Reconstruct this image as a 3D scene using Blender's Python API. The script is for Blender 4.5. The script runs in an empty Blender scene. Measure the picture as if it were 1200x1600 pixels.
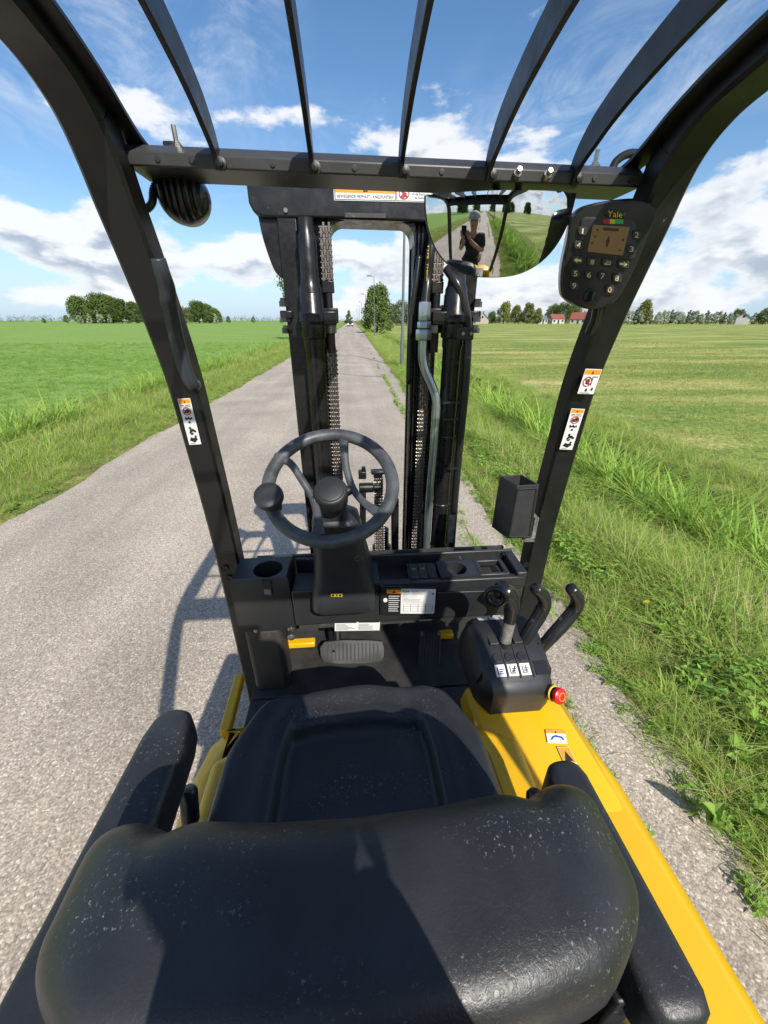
import bpy, bmesh, math, random
import numpy as np
from mathutils import Vector, Matrix, Euler
random.seed(7); rng = np.random.default_rng(11)
S = bpy.context.scene; COL = S.collection
R = math.radians
# ---------------------------------------------------------------- camera
CAM_H = 1.68; F_PX = 601.0; PITCH = R(26.5); YAW = R(4.7)      # ultra wide phone lens, 1200 x 1600 photo
cam = bpy.data.cameras.new('camera'); cam_o = bpy.data.objects.new('camera', cam); COL.objects.link(cam_o)
cam.sensor_fit = 'VERTICAL'; cam.sensor_height = 32.0; cam.lens = 32.0 * F_PX / 1600.0
cam.clip_start = 0.01; cam.clip_end = 6000
cam_o.location = (0, 0, CAM_H); cam_o.rotation_euler = (R(90) - PITCH, 0, -YAW); S.camera = cam_o
# ---------------------------------------------------------------- sky, sun, exposure
SUN_AZ = 18.96; SUN_EL = 41.0           # light travels forward and to the left
sun_dir = Vector((math.sin(R(SUN_AZ)) * math.cos(R(SUN_EL)), -math.cos(R(SUN_AZ)) * math.cos(R(SUN_EL)), math.sin(R(SUN_EL))))
W = bpy.data.worlds.new('World'); S.world = W; W.use_nodes = True
CLOUD_OFF = (1.7, 15.3, 4.2)
def build_world():
    nt = W.node_tree; nt.nodes.clear(); N = nt.nodes.new; L = nt.links.new
    def math_(op, a, b=None, c=None, clamp=False):
        n = N('ShaderNodeMath'); n.operation = op; n.use_clamp = clamp
        for i, v in enumerate((a, b, c)):
            if v is None: continue
            if isinstance(v, (int, float)): n.inputs[i].default_value = v
            else: L(v, n.inputs[i])
        return n.outputs[0]
    def vmath(op, a, b=None):
        n = N('ShaderNodeVectorMath'); n.operation = op
        for i, v in enumerate((a, b)):
            if v is None: continue
            if isinstance(v, (tuple, Vector)): n.inputs[i].default_value = v
            else: L(v, n.inputs[i])
        return n.outputs[0]
    def noise(vec, scale, detail=8, rough=.55, dist=0):
        n = N('ShaderNodeTexNoise'); n.inputs['Scale'].default_value = scale; n.inputs['Detail'].default_value = detail
        n.inputs['Roughness'].default_value = rough; n.inputs['Distortion'].default_value = dist
        L(vec, n.inputs['Vector']); return n.outputs[0]
    def smooth(v, a, b):
        n = N('ShaderNodeMapRange'); n.interpolation_type = 'SMOOTHSTEP'
        n.inputs[1].default_value = a; n.inputs[2].default_value = b
        L(v, n.inputs[0]); return n.outputs[0]
    def mix(f, a, b):
        n = N('ShaderNodeMix'); n.data_type = 'RGBA'
        if isinstance(f, (int, float)): n.inputs[0].default_value = f
        else: L(f, n.inputs[0])
        for i, v in ((6, a), (7, b)):
            if isinstance(v, tuple): n.inputs[i].default_value = v
            else: L(v, n.inputs[i])
        return n.outputs[2]
    tc = N('ShaderNodeTexCoord'); d = tc.outputs['Generated']
    sep = N('ShaderNodeSeparateXYZ'); L(d, sep.inputs[0]); dz = sep.outputs[2]
    sky = N('ShaderNodeTexSky'); sky.sky_type = 'NISHITA'; sky.sun_disc = False
    sky.sun_elevation = R(SUN_EL); sky.sun_rotation = R(180 - SUN_AZ); sky.air_density = 1.0; sky.dust_density = .6; sky.ozone_density = 2.2; sky.altitude = 0
    # wispy high cloud: noise on a plane high above
    den = math_('MAXIMUM', math_('ADD', dz, .10), .02)
    dv = N('ShaderNodeCombineXYZ'); L(den, dv.inputs[0]); L(den, dv.inputs[1]); L(den, dv.inputs[2])
    p = vmath('DIVIDE', d, dv.outputs[0])
    pr = vmath('MULTIPLY', p, (1.0, .62, 0.0))
    c1 = noise(vmath('ADD', pr, (4.3, 1.7, 0)), .9, 3, .5, .4)
    c2 = noise(vmath('ADD', pr, (9.1, 3.2, 2)), 3.4, 9, .68, 1.1)
    cir = math_('MULTIPLY', smooth(c1, .36, .62), smooth(c2, .36, .80))
    cir = math_('MULTIPLY', cir, smooth(dz, .10, .34))
    # heaped cloud: noise on the direction itself, squashed so that bases stay flat
    q = vmath('MULTIPLY', d, (1.0, 1.0, 2.3))
    q = vmath('ADD', q, CLOUD_OFF)
    big = noise(q, 2.6, 2, .5, 0)
    n1 = noise(q, 5.2, 12, .58, .1)
    n1s = noise(vmath('ADD', q, (.01, -.02, .060)), 5.2, 4, .58, .1)
    cov = N('ShaderNodeValToRGB'); L(dz, cov.inputs[0])            # coverage by height above the horizon
    el = cov.color_ramp.elements; el[0].position = 0; el[0].color = (.50, .50, .50, 1); el[1].position = 1; el[1].color = (.30, .30, .30, 1)
    for pos, v in ((.04, .55), (.12, .565), (.20, .53), (.30, .455), (.42, .38), (.6, .34)):
        e = el.new(pos); e.color = (v, v, v, 1)
    dens = math_('ADD', math_('ADD', math_('MULTIPLY', n1, .75), math_('MULTIPLY', big, .50)), math_('SUBTRACT', cov.outputs[0], 1.125))
    cum = smooth(dens, -.008, .075)
    thick = smooth(dens, .03, .16)
    lit = smooth(math_('SUBTRACT', n1, n1s), -.07, .075)
    shade = math_('MULTIPLY', thick, math_('SUBTRACT', 1.0, lit), None, True)
    ccol = mix(shade, (6.3, 6.4, 6.6, 1), (2.9, 3.35, 4.1, 1))
    hsv = N('ShaderNodeHueSaturation'); hsv.inputs['Saturation'].default_value = 1.18; hsv.inputs['Value'].default_value = 1.0; L(sky.outputs[0], hsv.inputs['Color'])
    # moist air: the low sky turns pale blue
    low = smooth(dz, .22, -.02)
    skyb = mix(math_('MULTIPLY', low, .75), hsv.outputs[0], (3.1, 4.5, 6.3, 1))
    col = mix(math_('MULTIPLY', cir, .55), skyb, (5.6, 6.0, 6.6, 1))
    col = mix(math_('MULTIPLY', cum, .92), col, ccol)
    bg = N('ShaderNodeBackground'); bg.inputs[1].default_value = .115; L(col, bg.inputs[0])
    out = N('ShaderNodeOutputWorld'); L(bg.outputs[0], out.inputs[0])
build_world()
sun = bpy.data.lights.new('sun', 'SUN'); sun.energy = 4.2; sun.angle = R(.53); sun.color = (1.0, .95, .86)
sun_o = bpy.data.objects.new('sun', sun); COL.objects.link(sun_o); sun_o.rotation_euler = sun_dir.to_track_quat('Z', 'Y').to_euler(); sun_o.location = (5, -14, 14)
S.view_settings.view_transform = 'Standard'; S.view_settings.look = 'None'; S.view_settings.gamma = 1; S.view_settings.exposure = 0.45
S.view_settings.use_curve_mapping = False
try:
    S.cycles.max_bounces = 6; S.cycles.diffuse_bounces = 3; S.cycles.glossy_bounces = 4; S.cycles.transmission_bounces = 2; S.cycles.caustics_reflective = False; S.cycles.caustics_refractive = False; S.cycles.use_denoising = True
except Exception: pass
# ---------------------------------------------------------------- pixel -> place helpers (a pixel gives a direction only)
_F = Vector((math.sin(YAW) * math.cos(PITCH), math.cos(YAW) * math.cos(PITCH), -math.sin(PITCH)))
_R = Vector((math.cos(YAW), -math.sin(YAW), 0)); _U = _R.cross(_F); CAMP = Vector((0, 0, CAM_H))
def ray(px, py): return _F * F_PX + _R * (px - 600) + _U * (800 - py)
def at_y(px, py, y): d = ray(px, py); return CAMP + d * (y / d.y)
def at_x(px, py, x): d = ray(px, py); return CAMP + d * (x / d.x)
def at_z(px, py, z): d = ray(px, py); return CAMP + d * ((z - CAM_H) / d.z)
def at_pl(px, py, o, n): d = ray(px, py); return CAMP + d * ((Vector(o) - CAMP).dot(n) / d.dot(n))
# ---------------------------------------------------------------- materials
MATS = {}
def pm(name, c1, c2=None, rough=.5, metal=0.0, nscale=6.0, bump=0.0, bscale=200.0, coat=0.0, spec=.5, specks=None, rvar=0.0, stretch=None, detail=4, emit=None):
    m = bpy.data.materials.new(name); m.use_nodes = True; nt = m.node_tree; N = nt.nodes.new; L = nt.links.new
    b = nt.nodes['Principled BSDF']; b.inputs['Roughness'].default_value = rough; b.inputs['Metallic'].default_value = metal
    b.inputs['Specular IOR Level'].default_value = spec; b.inputs['Coat Weight'].default_value = coat; b.inputs['Coat Roughness'].default_value = .08
    b.inputs['Base Color'].default_value = (*c1, 1)
    tc = N('ShaderNodeTexCoord'); vec = tc.outputs['Object']
    if stretch:
        mp = N('ShaderNodeMapping'); mp.inputs['Scale'].default_value = stretch; L(vec, mp.inputs[0]); vec = mp.outputs[0]
    cur = None
    def noise(sc, det=detail, ro=.6):
        n = N('ShaderNodeTexNoise'); n.inputs['Scale'].default_value = sc; n.inputs['Detail'].default_value = det; n.inputs['Roughness'].default_value = ro
        L(vec, n.inputs['Vector']); return n.outputs[0]
    def ramp(v, a, b_):
        n = N('ShaderNodeMapRange'); n.inputs[1].default_value = a; n.inputs[2].default_value = b_; L(v, n.inputs[0]); return n.outputs[0]
    if c2 is not None:
        mx = N('ShaderNodeMix'); mx.data_type = 'RGBA'; L(ramp(noise(nscale), .3, .7), mx.inputs[0])
        mx.inputs[6].default_value = (*c1, 1); mx.inputs[7].default_value = (*c2, 1); cur = mx.outputs[2]
    if specks:                                  # (colour, scale, threshold, mask scale)
        sc_, s_, th, ms = specks
        mu = N('ShaderNodeMath'); mu.operation = 'MULTIPLY'
        L(ramp(noise(s_, 3, .7), th, th + .03), mu.inputs[0]); L(ramp(noise(ms, 2), .52, .66), mu.inputs[1])
        mx = N('ShaderNodeMix'); mx.data_type = 'RGBA'; L(mu.outputs[0], mx.inputs[0])
        if cur: L(cur, mx.inputs[6])
        else: mx.inputs[6].default_value = (*c1, 1)
        mx.inputs[7].default_value = (*sc_, 1); cur = mx.outputs[2]
    if cur: L(cur, b.inputs['Base Color'])
    if rvar:
        rr = N('ShaderNodeMapRange'); rr.inputs[1].default_value = .3; rr.inputs[2].default_value = .7; rr.inputs[3].default_value = rough - rvar; rr.inputs[4].default_value = rough + rvar
        L(noise(nscale * 2.3), rr.inputs[0]); L(rr.outputs[0], b.inputs['Roughness'])
    if bump:
        bn = N('ShaderNodeBump'); bn.inputs['Strength'].default_value = bump; bn.inputs['Distance'].default_value = .002; L(noise(bscale, 3), bn.inputs['Height']); L(bn.outputs[0], b.inputs['Normal'])
    if emit: b.inputs['Emission Color'].default_value = (*emit[0], 1); b.inputs['Emission Strength'].default_value = emit[1]
    MATS[name] = m; return m
pm('frame_black', (.0045, .0045, .005), (.009, .009, .010), rough=.42, nscale=9, bump=.06, bscale=350, rvar=.1, specks=((.10, .095, .085), 60, .67, 7))
pm('frame_dusty', (.028, .028, .029), (.05, .05, .05), rough=.42, nscale=12, bump=.06, bscale=350, specks=((.16, .15, .13), 60, .64, 7))
pm('dark_steel', (.20, .19, .18), (.10, .095, .09), rough=.35, metal=.9, nscale=40)
pm('mast_black', (.009, .009, .010), (.016, .015, .015), rough=.30, nscale=14, bump=.05, bscale=260, rvar=.12, specks=((.07, .055, .04), 70, .66, 8))
pm('plastic', (.017, .018, .020), (.028, .029, .031), rough=.42, nscale=7, bump=.12, bscale=900, rvar=.08, specks=((.12, .115, .10), 45, .66, 5))
pm('plastic_dusty', (.022, .022, .023), (.055, .052, .047), rough=.55, nscale=9, bump=.1, bscale=700, specks=((.16, .15, .13), 40, .62, 6))
pm('plastic_gloss', (.014, .015, .017), (.02, .02, .022), rough=.24, nscale=8, bump=.04, bscale=300, specks=((.1, .1, .09), 120, .70, 10))
pm('rubber', (.02, .02, .02), (.045, .044, .042), rough=.6, nscale=16, bump=.15, bscale=300)
pm('grip', (.028, .030, .033), (.10, .105, .11), rough=.42, nscale=26, bump=.15, bscale=400, rvar=.1, detail=7)
pm('foam_grip', (.03, .035, .045), (.04, .045, .055), rough=.38, nscale=12)
pm('yellow', (.80, .455, .004), (.70, .385, .010), rough=.36, nscale=4, bump=.05, bscale=90, coat=.2, rvar=.10, detail=7, specks=((.26, .17, .04), 85, .63, 6))
pm('steel', (.45, .43, .40), (.28, .25, .22), rough=.34, metal=.9, nscale=40)
pm('chain_steel', (.30, .275, .245), (.15, .13, .115), rough=.40, metal=.9, nscale=60)
pm('zinc', (.50, .56, .58), (.36, .42, .44), rough=.30, metal=.85, nscale=30)
pm('rust', (.10, .05, .035), (.05, .03, .025), rough=.7, nscale=40)
pm('hose', (.014, .014, .015), (.02, .02, .02), rough=.3, nscale=20)
pm('white_sticker', (.74, .74, .72), (.66, .66, .64), rough=.4, nscale=30)
pm('orange_sticker', (.85, .30, .015), rough=.4)
pm('ink', (.015, .015, .016), rough=.45)
pm('ink_red', (.38, .03, .03), rough=.45)
pm('ink_blue', (.03, .07, .35), rough=.45)
pm('ink_yellow', (.75, .55, .03), rough=.45)
pm('ink_green', (.05, .42, .12), rough=.45)
pm('key_ink', (.72, .66, .32), rough=.5)
pm('button_red', (.72, .012, .025), (.62, .01, .02), rough=.34, nscale=30)
pm('display_glass', (.23, .115, .018), (.27, .14, .02), rough=.2, nscale=20, coat=.4)
pm('display_ink', (.07, .035, .008), rough=.5)
pm('mirror_glass', (.68, .70, .70), rough=.015, metal=1.0)
pm('tyre', (.018, .018, .018), (.03, .03, .029), rough=.75, nscale=12)
pm('pouch', (.018, .018, .019), (.03, .03, .031), rough=.62, nscale=30, bump=.4, bscale=900)
pm('tape', (.24, .235, .21), (.08, .078, .07), rough=.5, nscale=60)
pm('skin', (.50, .27, .18), (.44, .23, .15), rough=.5, nscale=20)
pm('shirt', (.02, .02, .022), (.03, .03, .032), rough=.85, nscale=20)
pm('trousers', (.10, .09, .07), (.13, .115, .09), rough=.85, nscale=20)
pm('cap_cloth', (.42, .42, .40), (.50, .50, .48), rough=.8, nscale=20)
pm('clear_lens', (.5, .5, .5), rough=.08, metal=.4)
def vinyl():
    m = pm('vinyl', (.012, .0125, .014), rough=.40); nt = m.node_tree; N = nt.nodes.new; L = nt.links.new; b = nt.nodes['Principled BSDF']
    tc = N('ShaderNodeTexCoord'); v = tc.outputs['Object']
    def nz(sc, det=4, ro=.6, st=None):
        n = N('ShaderNodeTexNoise'); n.inputs['Scale'].default_value = sc; n.inputs['Detail'].default_value = det; n.inputs['Roughness'].default_value = ro
        if st:
            mp = N('ShaderNodeMapping'); mp.inputs['Scale'].default_value = st; L(v, mp.inputs[0]); L(mp.outputs[0], n.inputs['Vector'])
        else: L(v, n.inputs['Vector'])
        return n.outputs[0]
    def rp(x, a, c):
        n = N('ShaderNodeMapRange'); n.inputs[1].default_value = a; n.inputs[2].default_value = c; L(x, n.inputs[0]); return n.outputs[0]
    vo = N('ShaderNodeTexVoronoi'); vo.inputs['Scale'].default_value = 420; L(v, vo.inputs['Vector'])
    def ridge(sc, st, det=5):                                   # fine crossing wrinkles
        x = nz(sc, det, .62, st); sb = N('ShaderNodeMath'); sb.operation = 'SUBTRACT'; L(x, sb.inputs[0]); sb.inputs[1].default_value = .5
        ab = N('ShaderNodeMath'); ab.operation = 'ABSOLUTE'; L(sb.outputs[0], ab.inputs[0]); return rp(ab.outputs[0], 0, .06)
    mn = N('ShaderNodeMath'); mn.operation = 'MULTIPLY'; L(ridge(58, (1, 1.5, 1.2)), mn.inputs[0]); L(ridge(95, (1.5, .8, 1)), mn.inputs[1])
    a = N('ShaderNodeMath'); a.operation = 'MULTIPLY_ADD'; L(vo.outputs['Distance'], a.inputs[0]); a.inputs[1].default_value = -.35; L(mn.outputs[0], a.inputs[2])
    bp = N('ShaderNodeBump'); bp.inputs['Strength'].default_value = .22; bp.inputs['Distance'].default_value = .0006; L(a.outputs[0], bp.inputs['Height'])
    bp2 = N('ShaderNodeBump'); bp2.inputs['Strength'].default_value = .2; bp2.inputs['Distance'].default_value = .006; L(nz(9, 3), bp2.inputs['Height']); L(bp.outputs[0], bp2.inputs['Normal']); L(bp2.outputs[0], b.inputs['Normal'])
    # pale scuffs and dust
    mu = N('ShaderNodeMath'); mu.operation = 'MULTIPLY'; L(rp(nz(230, 4, .80), .60, .66), mu.inputs[0]); L(rp(nz(7, 3, .5, (.7, 2.0, .8)), .50, .66), mu.inputs[1])
    mx = N('ShaderNodeMix'); mx.data_type = 'RGBA'; L(mu.outputs[0], mx.inputs[0]); mx.inputs[6].default_value = (.020, .021, .023, 1); mx.inputs[7].default_value = (.30, .31, .32, 1)
    mx2 = N('ShaderNodeMix'); mx2.data_type = 'RGBA'; L(rp(nz(7, 4), .45, .75), mx2.inputs[0]); L(mx.outputs[2], mx2.inputs[6]); mx2.inputs[7].default_value = (.036, .037, .040, 1)
    L(mx2.outputs[2], b.inputs['Base Color'])
    rr = N('ShaderNodeMapRange'); rr.inputs[3].default_value = .30; rr.inputs[4].default_value = .5; L(nz(22, 4), rr.inputs[0]); L(rr.outputs[0], b.inputs['Roughness'])
vinyl()
def asphalt():
    m = pm('asphalt', (.25, .23, .21), rough=.85); nt = m.node_tree; N = nt.nodes.new; L = nt.links.new; b = nt.nodes['Principled BSDF']
    tc = N('ShaderNodeTexCoord'); v = tc.outputs['Object']
    nz0 = N('ShaderNodeTexNoise'); nz0.inputs['Scale'].default_value = 60; L(v, nz0.inputs['Vector'])
    vs = N('ShaderNodeMix'); vs.data_type = 'RGBA'; vs.blend_type = 'LINEAR_LIGHT'; vs.inputs[0].default_value = .008; L(v, vs.inputs[6]); L(nz0.outputs['Color'], vs.inputs[7])
    vo = N('ShaderNodeTexVoronoi'); vo.inputs['Scale'].default_value = 128; L(vs.outputs[2], vo.inputs['Vector'])
    sp = N('ShaderNodeSeparateColor'); L(vo.outputs['Color'], sp.inputs[0])
    cr = N('ShaderNodeValToRGB'); L(sp.outputs[0], cr.inputs[0]); e = cr.color_ramp.elements; cr.color_ramp.interpolation = 'CONSTANT'
    e[0].position = 0; e[0].color = (.28, .235, .19, 1); e[1].position = .18; e[1].color = (.35, .295, .235, 1)
    for p_, c in ((.42, (.42, .355, .28)), (.58, (.385, .325, .255)), (.72, (.47, .40, .32)), (.86, (.58, .51, .42)), (.95, (.42, .32, .25))):
        k = e.new(p_); k.color = (*c, 1)
    ed = N('ShaderNodeMapRange'); ed.inputs[1].default_value = .35; ed.inputs[2].default_value = .85; ed.inputs[3].default_value = 1; ed.inputs[4].default_value = .62; L(vo.outputs['Distance'], ed.inputs[0])
    mu = N('ShaderNodeMix'); mu.data_type = 'RGBA'; mu.blend_type = 'MULTIPLY'; mu.inputs[0].default_value = 1; L(cr.outputs[0], mu.inputs[6]); L(ed.outputs[0], mu.inputs[7])
    big = N('ShaderNodeTexNoise'); big.inputs['Scale'].default_value = .9; big.inputs['Detail'].default_value = 6; L(v, big.inputs['Vector'])
    bm_ = N('ShaderNodeMapRange'); bm_.inputs[1].default_value = .3; bm_.inputs[2].default_value = .7; bm_.inputs[3].default_value = .92; bm_.inputs[4].default_value = 1.28; L(big.outputs[0], bm_.inputs[0])
    mu2 = N('ShaderNodeMix'); mu2.data_type = 'RGBA'; mu2.blend_type = 'MULTIPLY'; mu2.inputs[0].default_value = 1; L(mu.outputs[2], mu2.inputs[6]); L(bm_.outputs[0], mu2.inputs[7])
    # worn wheel tracks and patches drawn out along the lane
    mpt = N('ShaderNodeMapping'); mpt.inputs['Scale'].default_value = (1.5, .05, 1); L(v, mpt.inputs[0]); tn = N('ShaderNodeTexNoise'); tn.inputs['Scale'].default_value = 1.0; tn.inputs['Detail'].default_value = 5; L(mpt.outputs[0], tn.inputs['Vector'])
    tm = N('ShaderNodeMapRange'); tm.inputs[1].default_value = .35; tm.inputs[2].default_value = .65; tm.inputs[3].default_value = .86; tm.inputs[4].default_value = 1.12; L(tn.outputs[0], tm.inputs[0])
    mu3 = N('ShaderNodeMix'); mu3.data_type = 'RGBA'; mu3.blend_type = 'MULTIPLY'; mu3.inputs[0].default_value = 1; L(mu2.outputs[2], mu3.inputs[6]); L(tm.outputs[0], mu3.inputs[7])
    L(mu3.outputs[2], b.inputs['Base Color'])
    bp = N('ShaderNodeBump'); bp.inputs['Strength'].default_value = .38; bp.inputs['Distance'].default_value = .003; bp.invert = True; L(vo.outputs['Distance'], bp.inputs['Height']); L(bp.outputs[0], b.inputs['Normal'])
asphalt()
def ground_mat(name, cols, scale, stretch=(1, 1, 1), fine=60, rough=.95, bump=.6):
    """cols: list of (pos, colour) on a broad noise; a finer noise breaks it up"""
    m = pm(name, cols[0][1], rough=rough, spec=.15); nt = m.node_tree; N = nt.nodes.new; L = nt.links.new; b = nt.nodes['Principled BSDF']
    tc = N('ShaderNodeTexCoord'); v = tc.outputs['Object']; mp = N('ShaderNodeMapping'); mp.inputs['Scale'].default_value = stretch; L(v, mp.inputs[0])
    n1 = N('ShaderNodeTexNoise'); n1.inputs['Scale'].default_value = scale; n1.inputs['Detail'].default_value = 9; n1.inputs['Roughness'].default_value = .66; L(mp.outputs[0], n1.inputs['Vector'])
    cr = N('ShaderNodeValToRGB'); L(n1.outputs[0], cr.inputs[0]); e = cr.color_ramp.elements
    e[0].position = cols[0][0]; e[0].color = (*cols[0][1], 1); e[1].position = cols[-1][0]; e[1].color = (*cols[-1][1], 1)
    for p_, c in cols[1:-1]: k = e.new(p_); k.color = (*c, 1)
    n2 = N('ShaderNodeTexNoise'); n2.inputs['Scale'].default_value = fine; n2.inputs['Detail'].default_value = 3; L(v, n2.inputs['Vector'])
    mr = N('ShaderNodeMapRange'); mr.inputs[1].default_value = .3; mr.inputs[2].default_value = .7; mr.inputs[3].default_value = .55; mr.inputs[4].default_value = 1.4; L(n2.outputs[0], mr.inputs[0])
    mu = N('ShaderNodeMix'); mu.data_type = 'RGBA'; mu.blend_type = 'MULTIPLY'; mu.inputs[0].default_value = 1; L(cr.outputs[0], mu.inputs[6]); L(mr.outputs[0], mu.inputs[7]); L(mu.outputs[2], b.inputs['Base Color'])
    bp = N('ShaderNodeBump'); bp.inputs['Strength'].default_value = bump; bp.inputs['Distance'].default_value = .05; L(n2.outputs[0], bp.inputs['Height']); L(bp.outputs[0], b.inputs['Normal'])
ground_mat('field_green', [(.3, (.165, .27, .055)), (.5, (.195, .31, .066)), (.7, (.245, .35, .09))], .5, (.3, 1, 1), 14)
ground_mat('field_mown', [(.36, (.12, .20, .04)), (.46, (.20, .26, .055)), (.54, (.30, .32, .09)), (.66, (.50, .45, .20))], .45, (.22, 1, 1), 16)
ground_mat('verge_soil', [(.3, (.10, .125, .035)), (.5, (.20, .22, .06)), (.7, (.32, .29, .12))], 2.2, (1, 1, 1), 50)
ground_mat('gravel_edge', [(.3, (.11, .10, .085)), (.5, (.17, .155, .13)), (.7, (.25, .23, .19))], 9, (1, 1, 1), 90)
def leaf_mat(name, c, var=.25, trans=.35, rough=.5, dry=None, hue=.03):
    m = bpy.data.materials.new(name); m.use_nodes = True; nt = m.node_tree; N = nt.nodes.new; L = nt.links.new
    nt.nodes.remove(nt.nodes['Principled BSDF']); b = N('ShaderNodeBsdfDiffuse'); out = nt.nodes['Material Output']
    oi = N('ShaderNodeObjectInfo'); geo = N('ShaderNodeNewGeometry')
    ad = N('ShaderNodeMath'); ad.operation = 'ADD'; L(oi.outputs['Random'], ad.inputs[0]); L(geo.outputs['Random Per Island'], ad.inputs[1])
    hs = N('ShaderNodeHueSaturation'); hs.inputs['Color'].default_value = (*c, 1)
    mr = N('ShaderNodeMapRange'); mr.inputs[2].default_value = 2; mr.inputs[3].default_value = 1 - var; mr.inputs[4].default_value = 1 + var; L(ad.outputs[0], mr.inputs[0]); L(mr.outputs[0], hs.inputs['Value'])
    mh = N('ShaderNodeMapRange'); mh.inputs[3].default_value = .5 - hue; mh.inputs[4].default_value = .5 + hue; L(geo.outputs['Random Per Island'], mh.inputs[0]); L(mh.outputs[0], hs.inputs['Hue'])
    colr = hs.outputs[0]
    if dry:
        mx = N('ShaderNodeMix'); mx.data_type = 'RGBA'; th = N('ShaderNodeMath'); th.operation = 'GREATER_THAN'; th.inputs[1].default_value = 1 - dry[1]; L(geo.outputs['Random Per Island'], th.inputs[0])
        L(th.outputs[0], mx.inputs[0]); L(colr, mx.inputs[6]); mx.inputs[7].default_value = (*dry[0], 1); colr = mx.outputs[2]
    L(colr, b.inputs['Color'])
    tr = N('ShaderNodeBsdfTranslucent'); L(colr, tr.inputs[0]); ms = N('ShaderNodeMixShader'); ms.inputs[0].default_value = trans
    L(b.outputs[0], ms.inputs[1]); L(tr.outputs[0], ms.inputs[2]); L(ms.outputs[0], out.inputs[0]); MATS[name] = m; return m
leaf_mat('grass', (.33, .49, .095), .4, .45, dry=((.62, .55, .28), .10))
leaf_mat('grass_long', (.40, .53, .125), .4, .45, dry=((.66, .59, .32), .14))
leaf_mat('grass_dry', (.62, .52, .29), .3, .35, dry=((.34, .38, .10), .3))
leaf_mat('reed', (.36, .52, .11), .4, .45, dry=((.34, .31, .12), .10))
leaf_mat('weed', (.27, .42, .085), .45, .4, hue=.02)
leaf_mat('lawn', (.22, .36, .07), .25, .4)
leaf_mat('stubble', (.30, .37, .08), .3, .4, dry=((.60, .54, .26), .35))
leaf_mat('oak_leaf', (.115, .165, .045), .45, .25)
leaf_mat('bush_leaf', (.14, .20, .055), .4, .3)
leaf_mat('olive_leaf', (.18, .20, .05), .4, .3)
leaf_mat('willow_leaf', (.36, .41, .29), .35, .25)
leaf_mat('far_leaf', (.17, .20, .115), .4, .2)
leaf_mat('flower_white', (.8, .8, .78), .05, .3)
leaf_mat('leaf_yellow', (.6, .42, .05), .1, .3)
pm('bark', (.09, .07, .05), (.05, .04, .03), rough=.9, nscale=5)
pm('water', (.012, .014, .010), rough=.06, spec=.5)
pm('roof_red', (.26, .075, .045), (.20, .06, .04), rough=.8, nscale=3)
pm('roof_grey', (.16, .18, .20), (.12, .13, .15), rough=.7, nscale=3)
pm('wall_cream', (.48, .42, .34), (.42, .37, .30), rough=.85, nscale=2)
pm('wall_white', (.50, .49, .46), (.44, .43, .41), rough=.85, nscale=2)
pm('wall_brick', (.28, .12, .08), (.22, .10, .07), rough=.85, nscale=3)
pm('window_dark', (.03, .035, .04), rough=.1)
pm('post_grey', (.10, .125, .12), (.13, .155, .15), rough=.5, nscale=3, metal=.2)
pm('car_paint', (.035, .038, .045), rough=.25, coat=.6)
pm('headlight', (.85, .87, .9), rough=.1, emit=((1, .97, .9), 2.5))
pm('plate_yellow', (.75, .55, .05), rough=.5)
pm('crack_tar', (.035, .032, .03), (.055, .05, .045), rough=.95, nscale=40)
M = MATS
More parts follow.
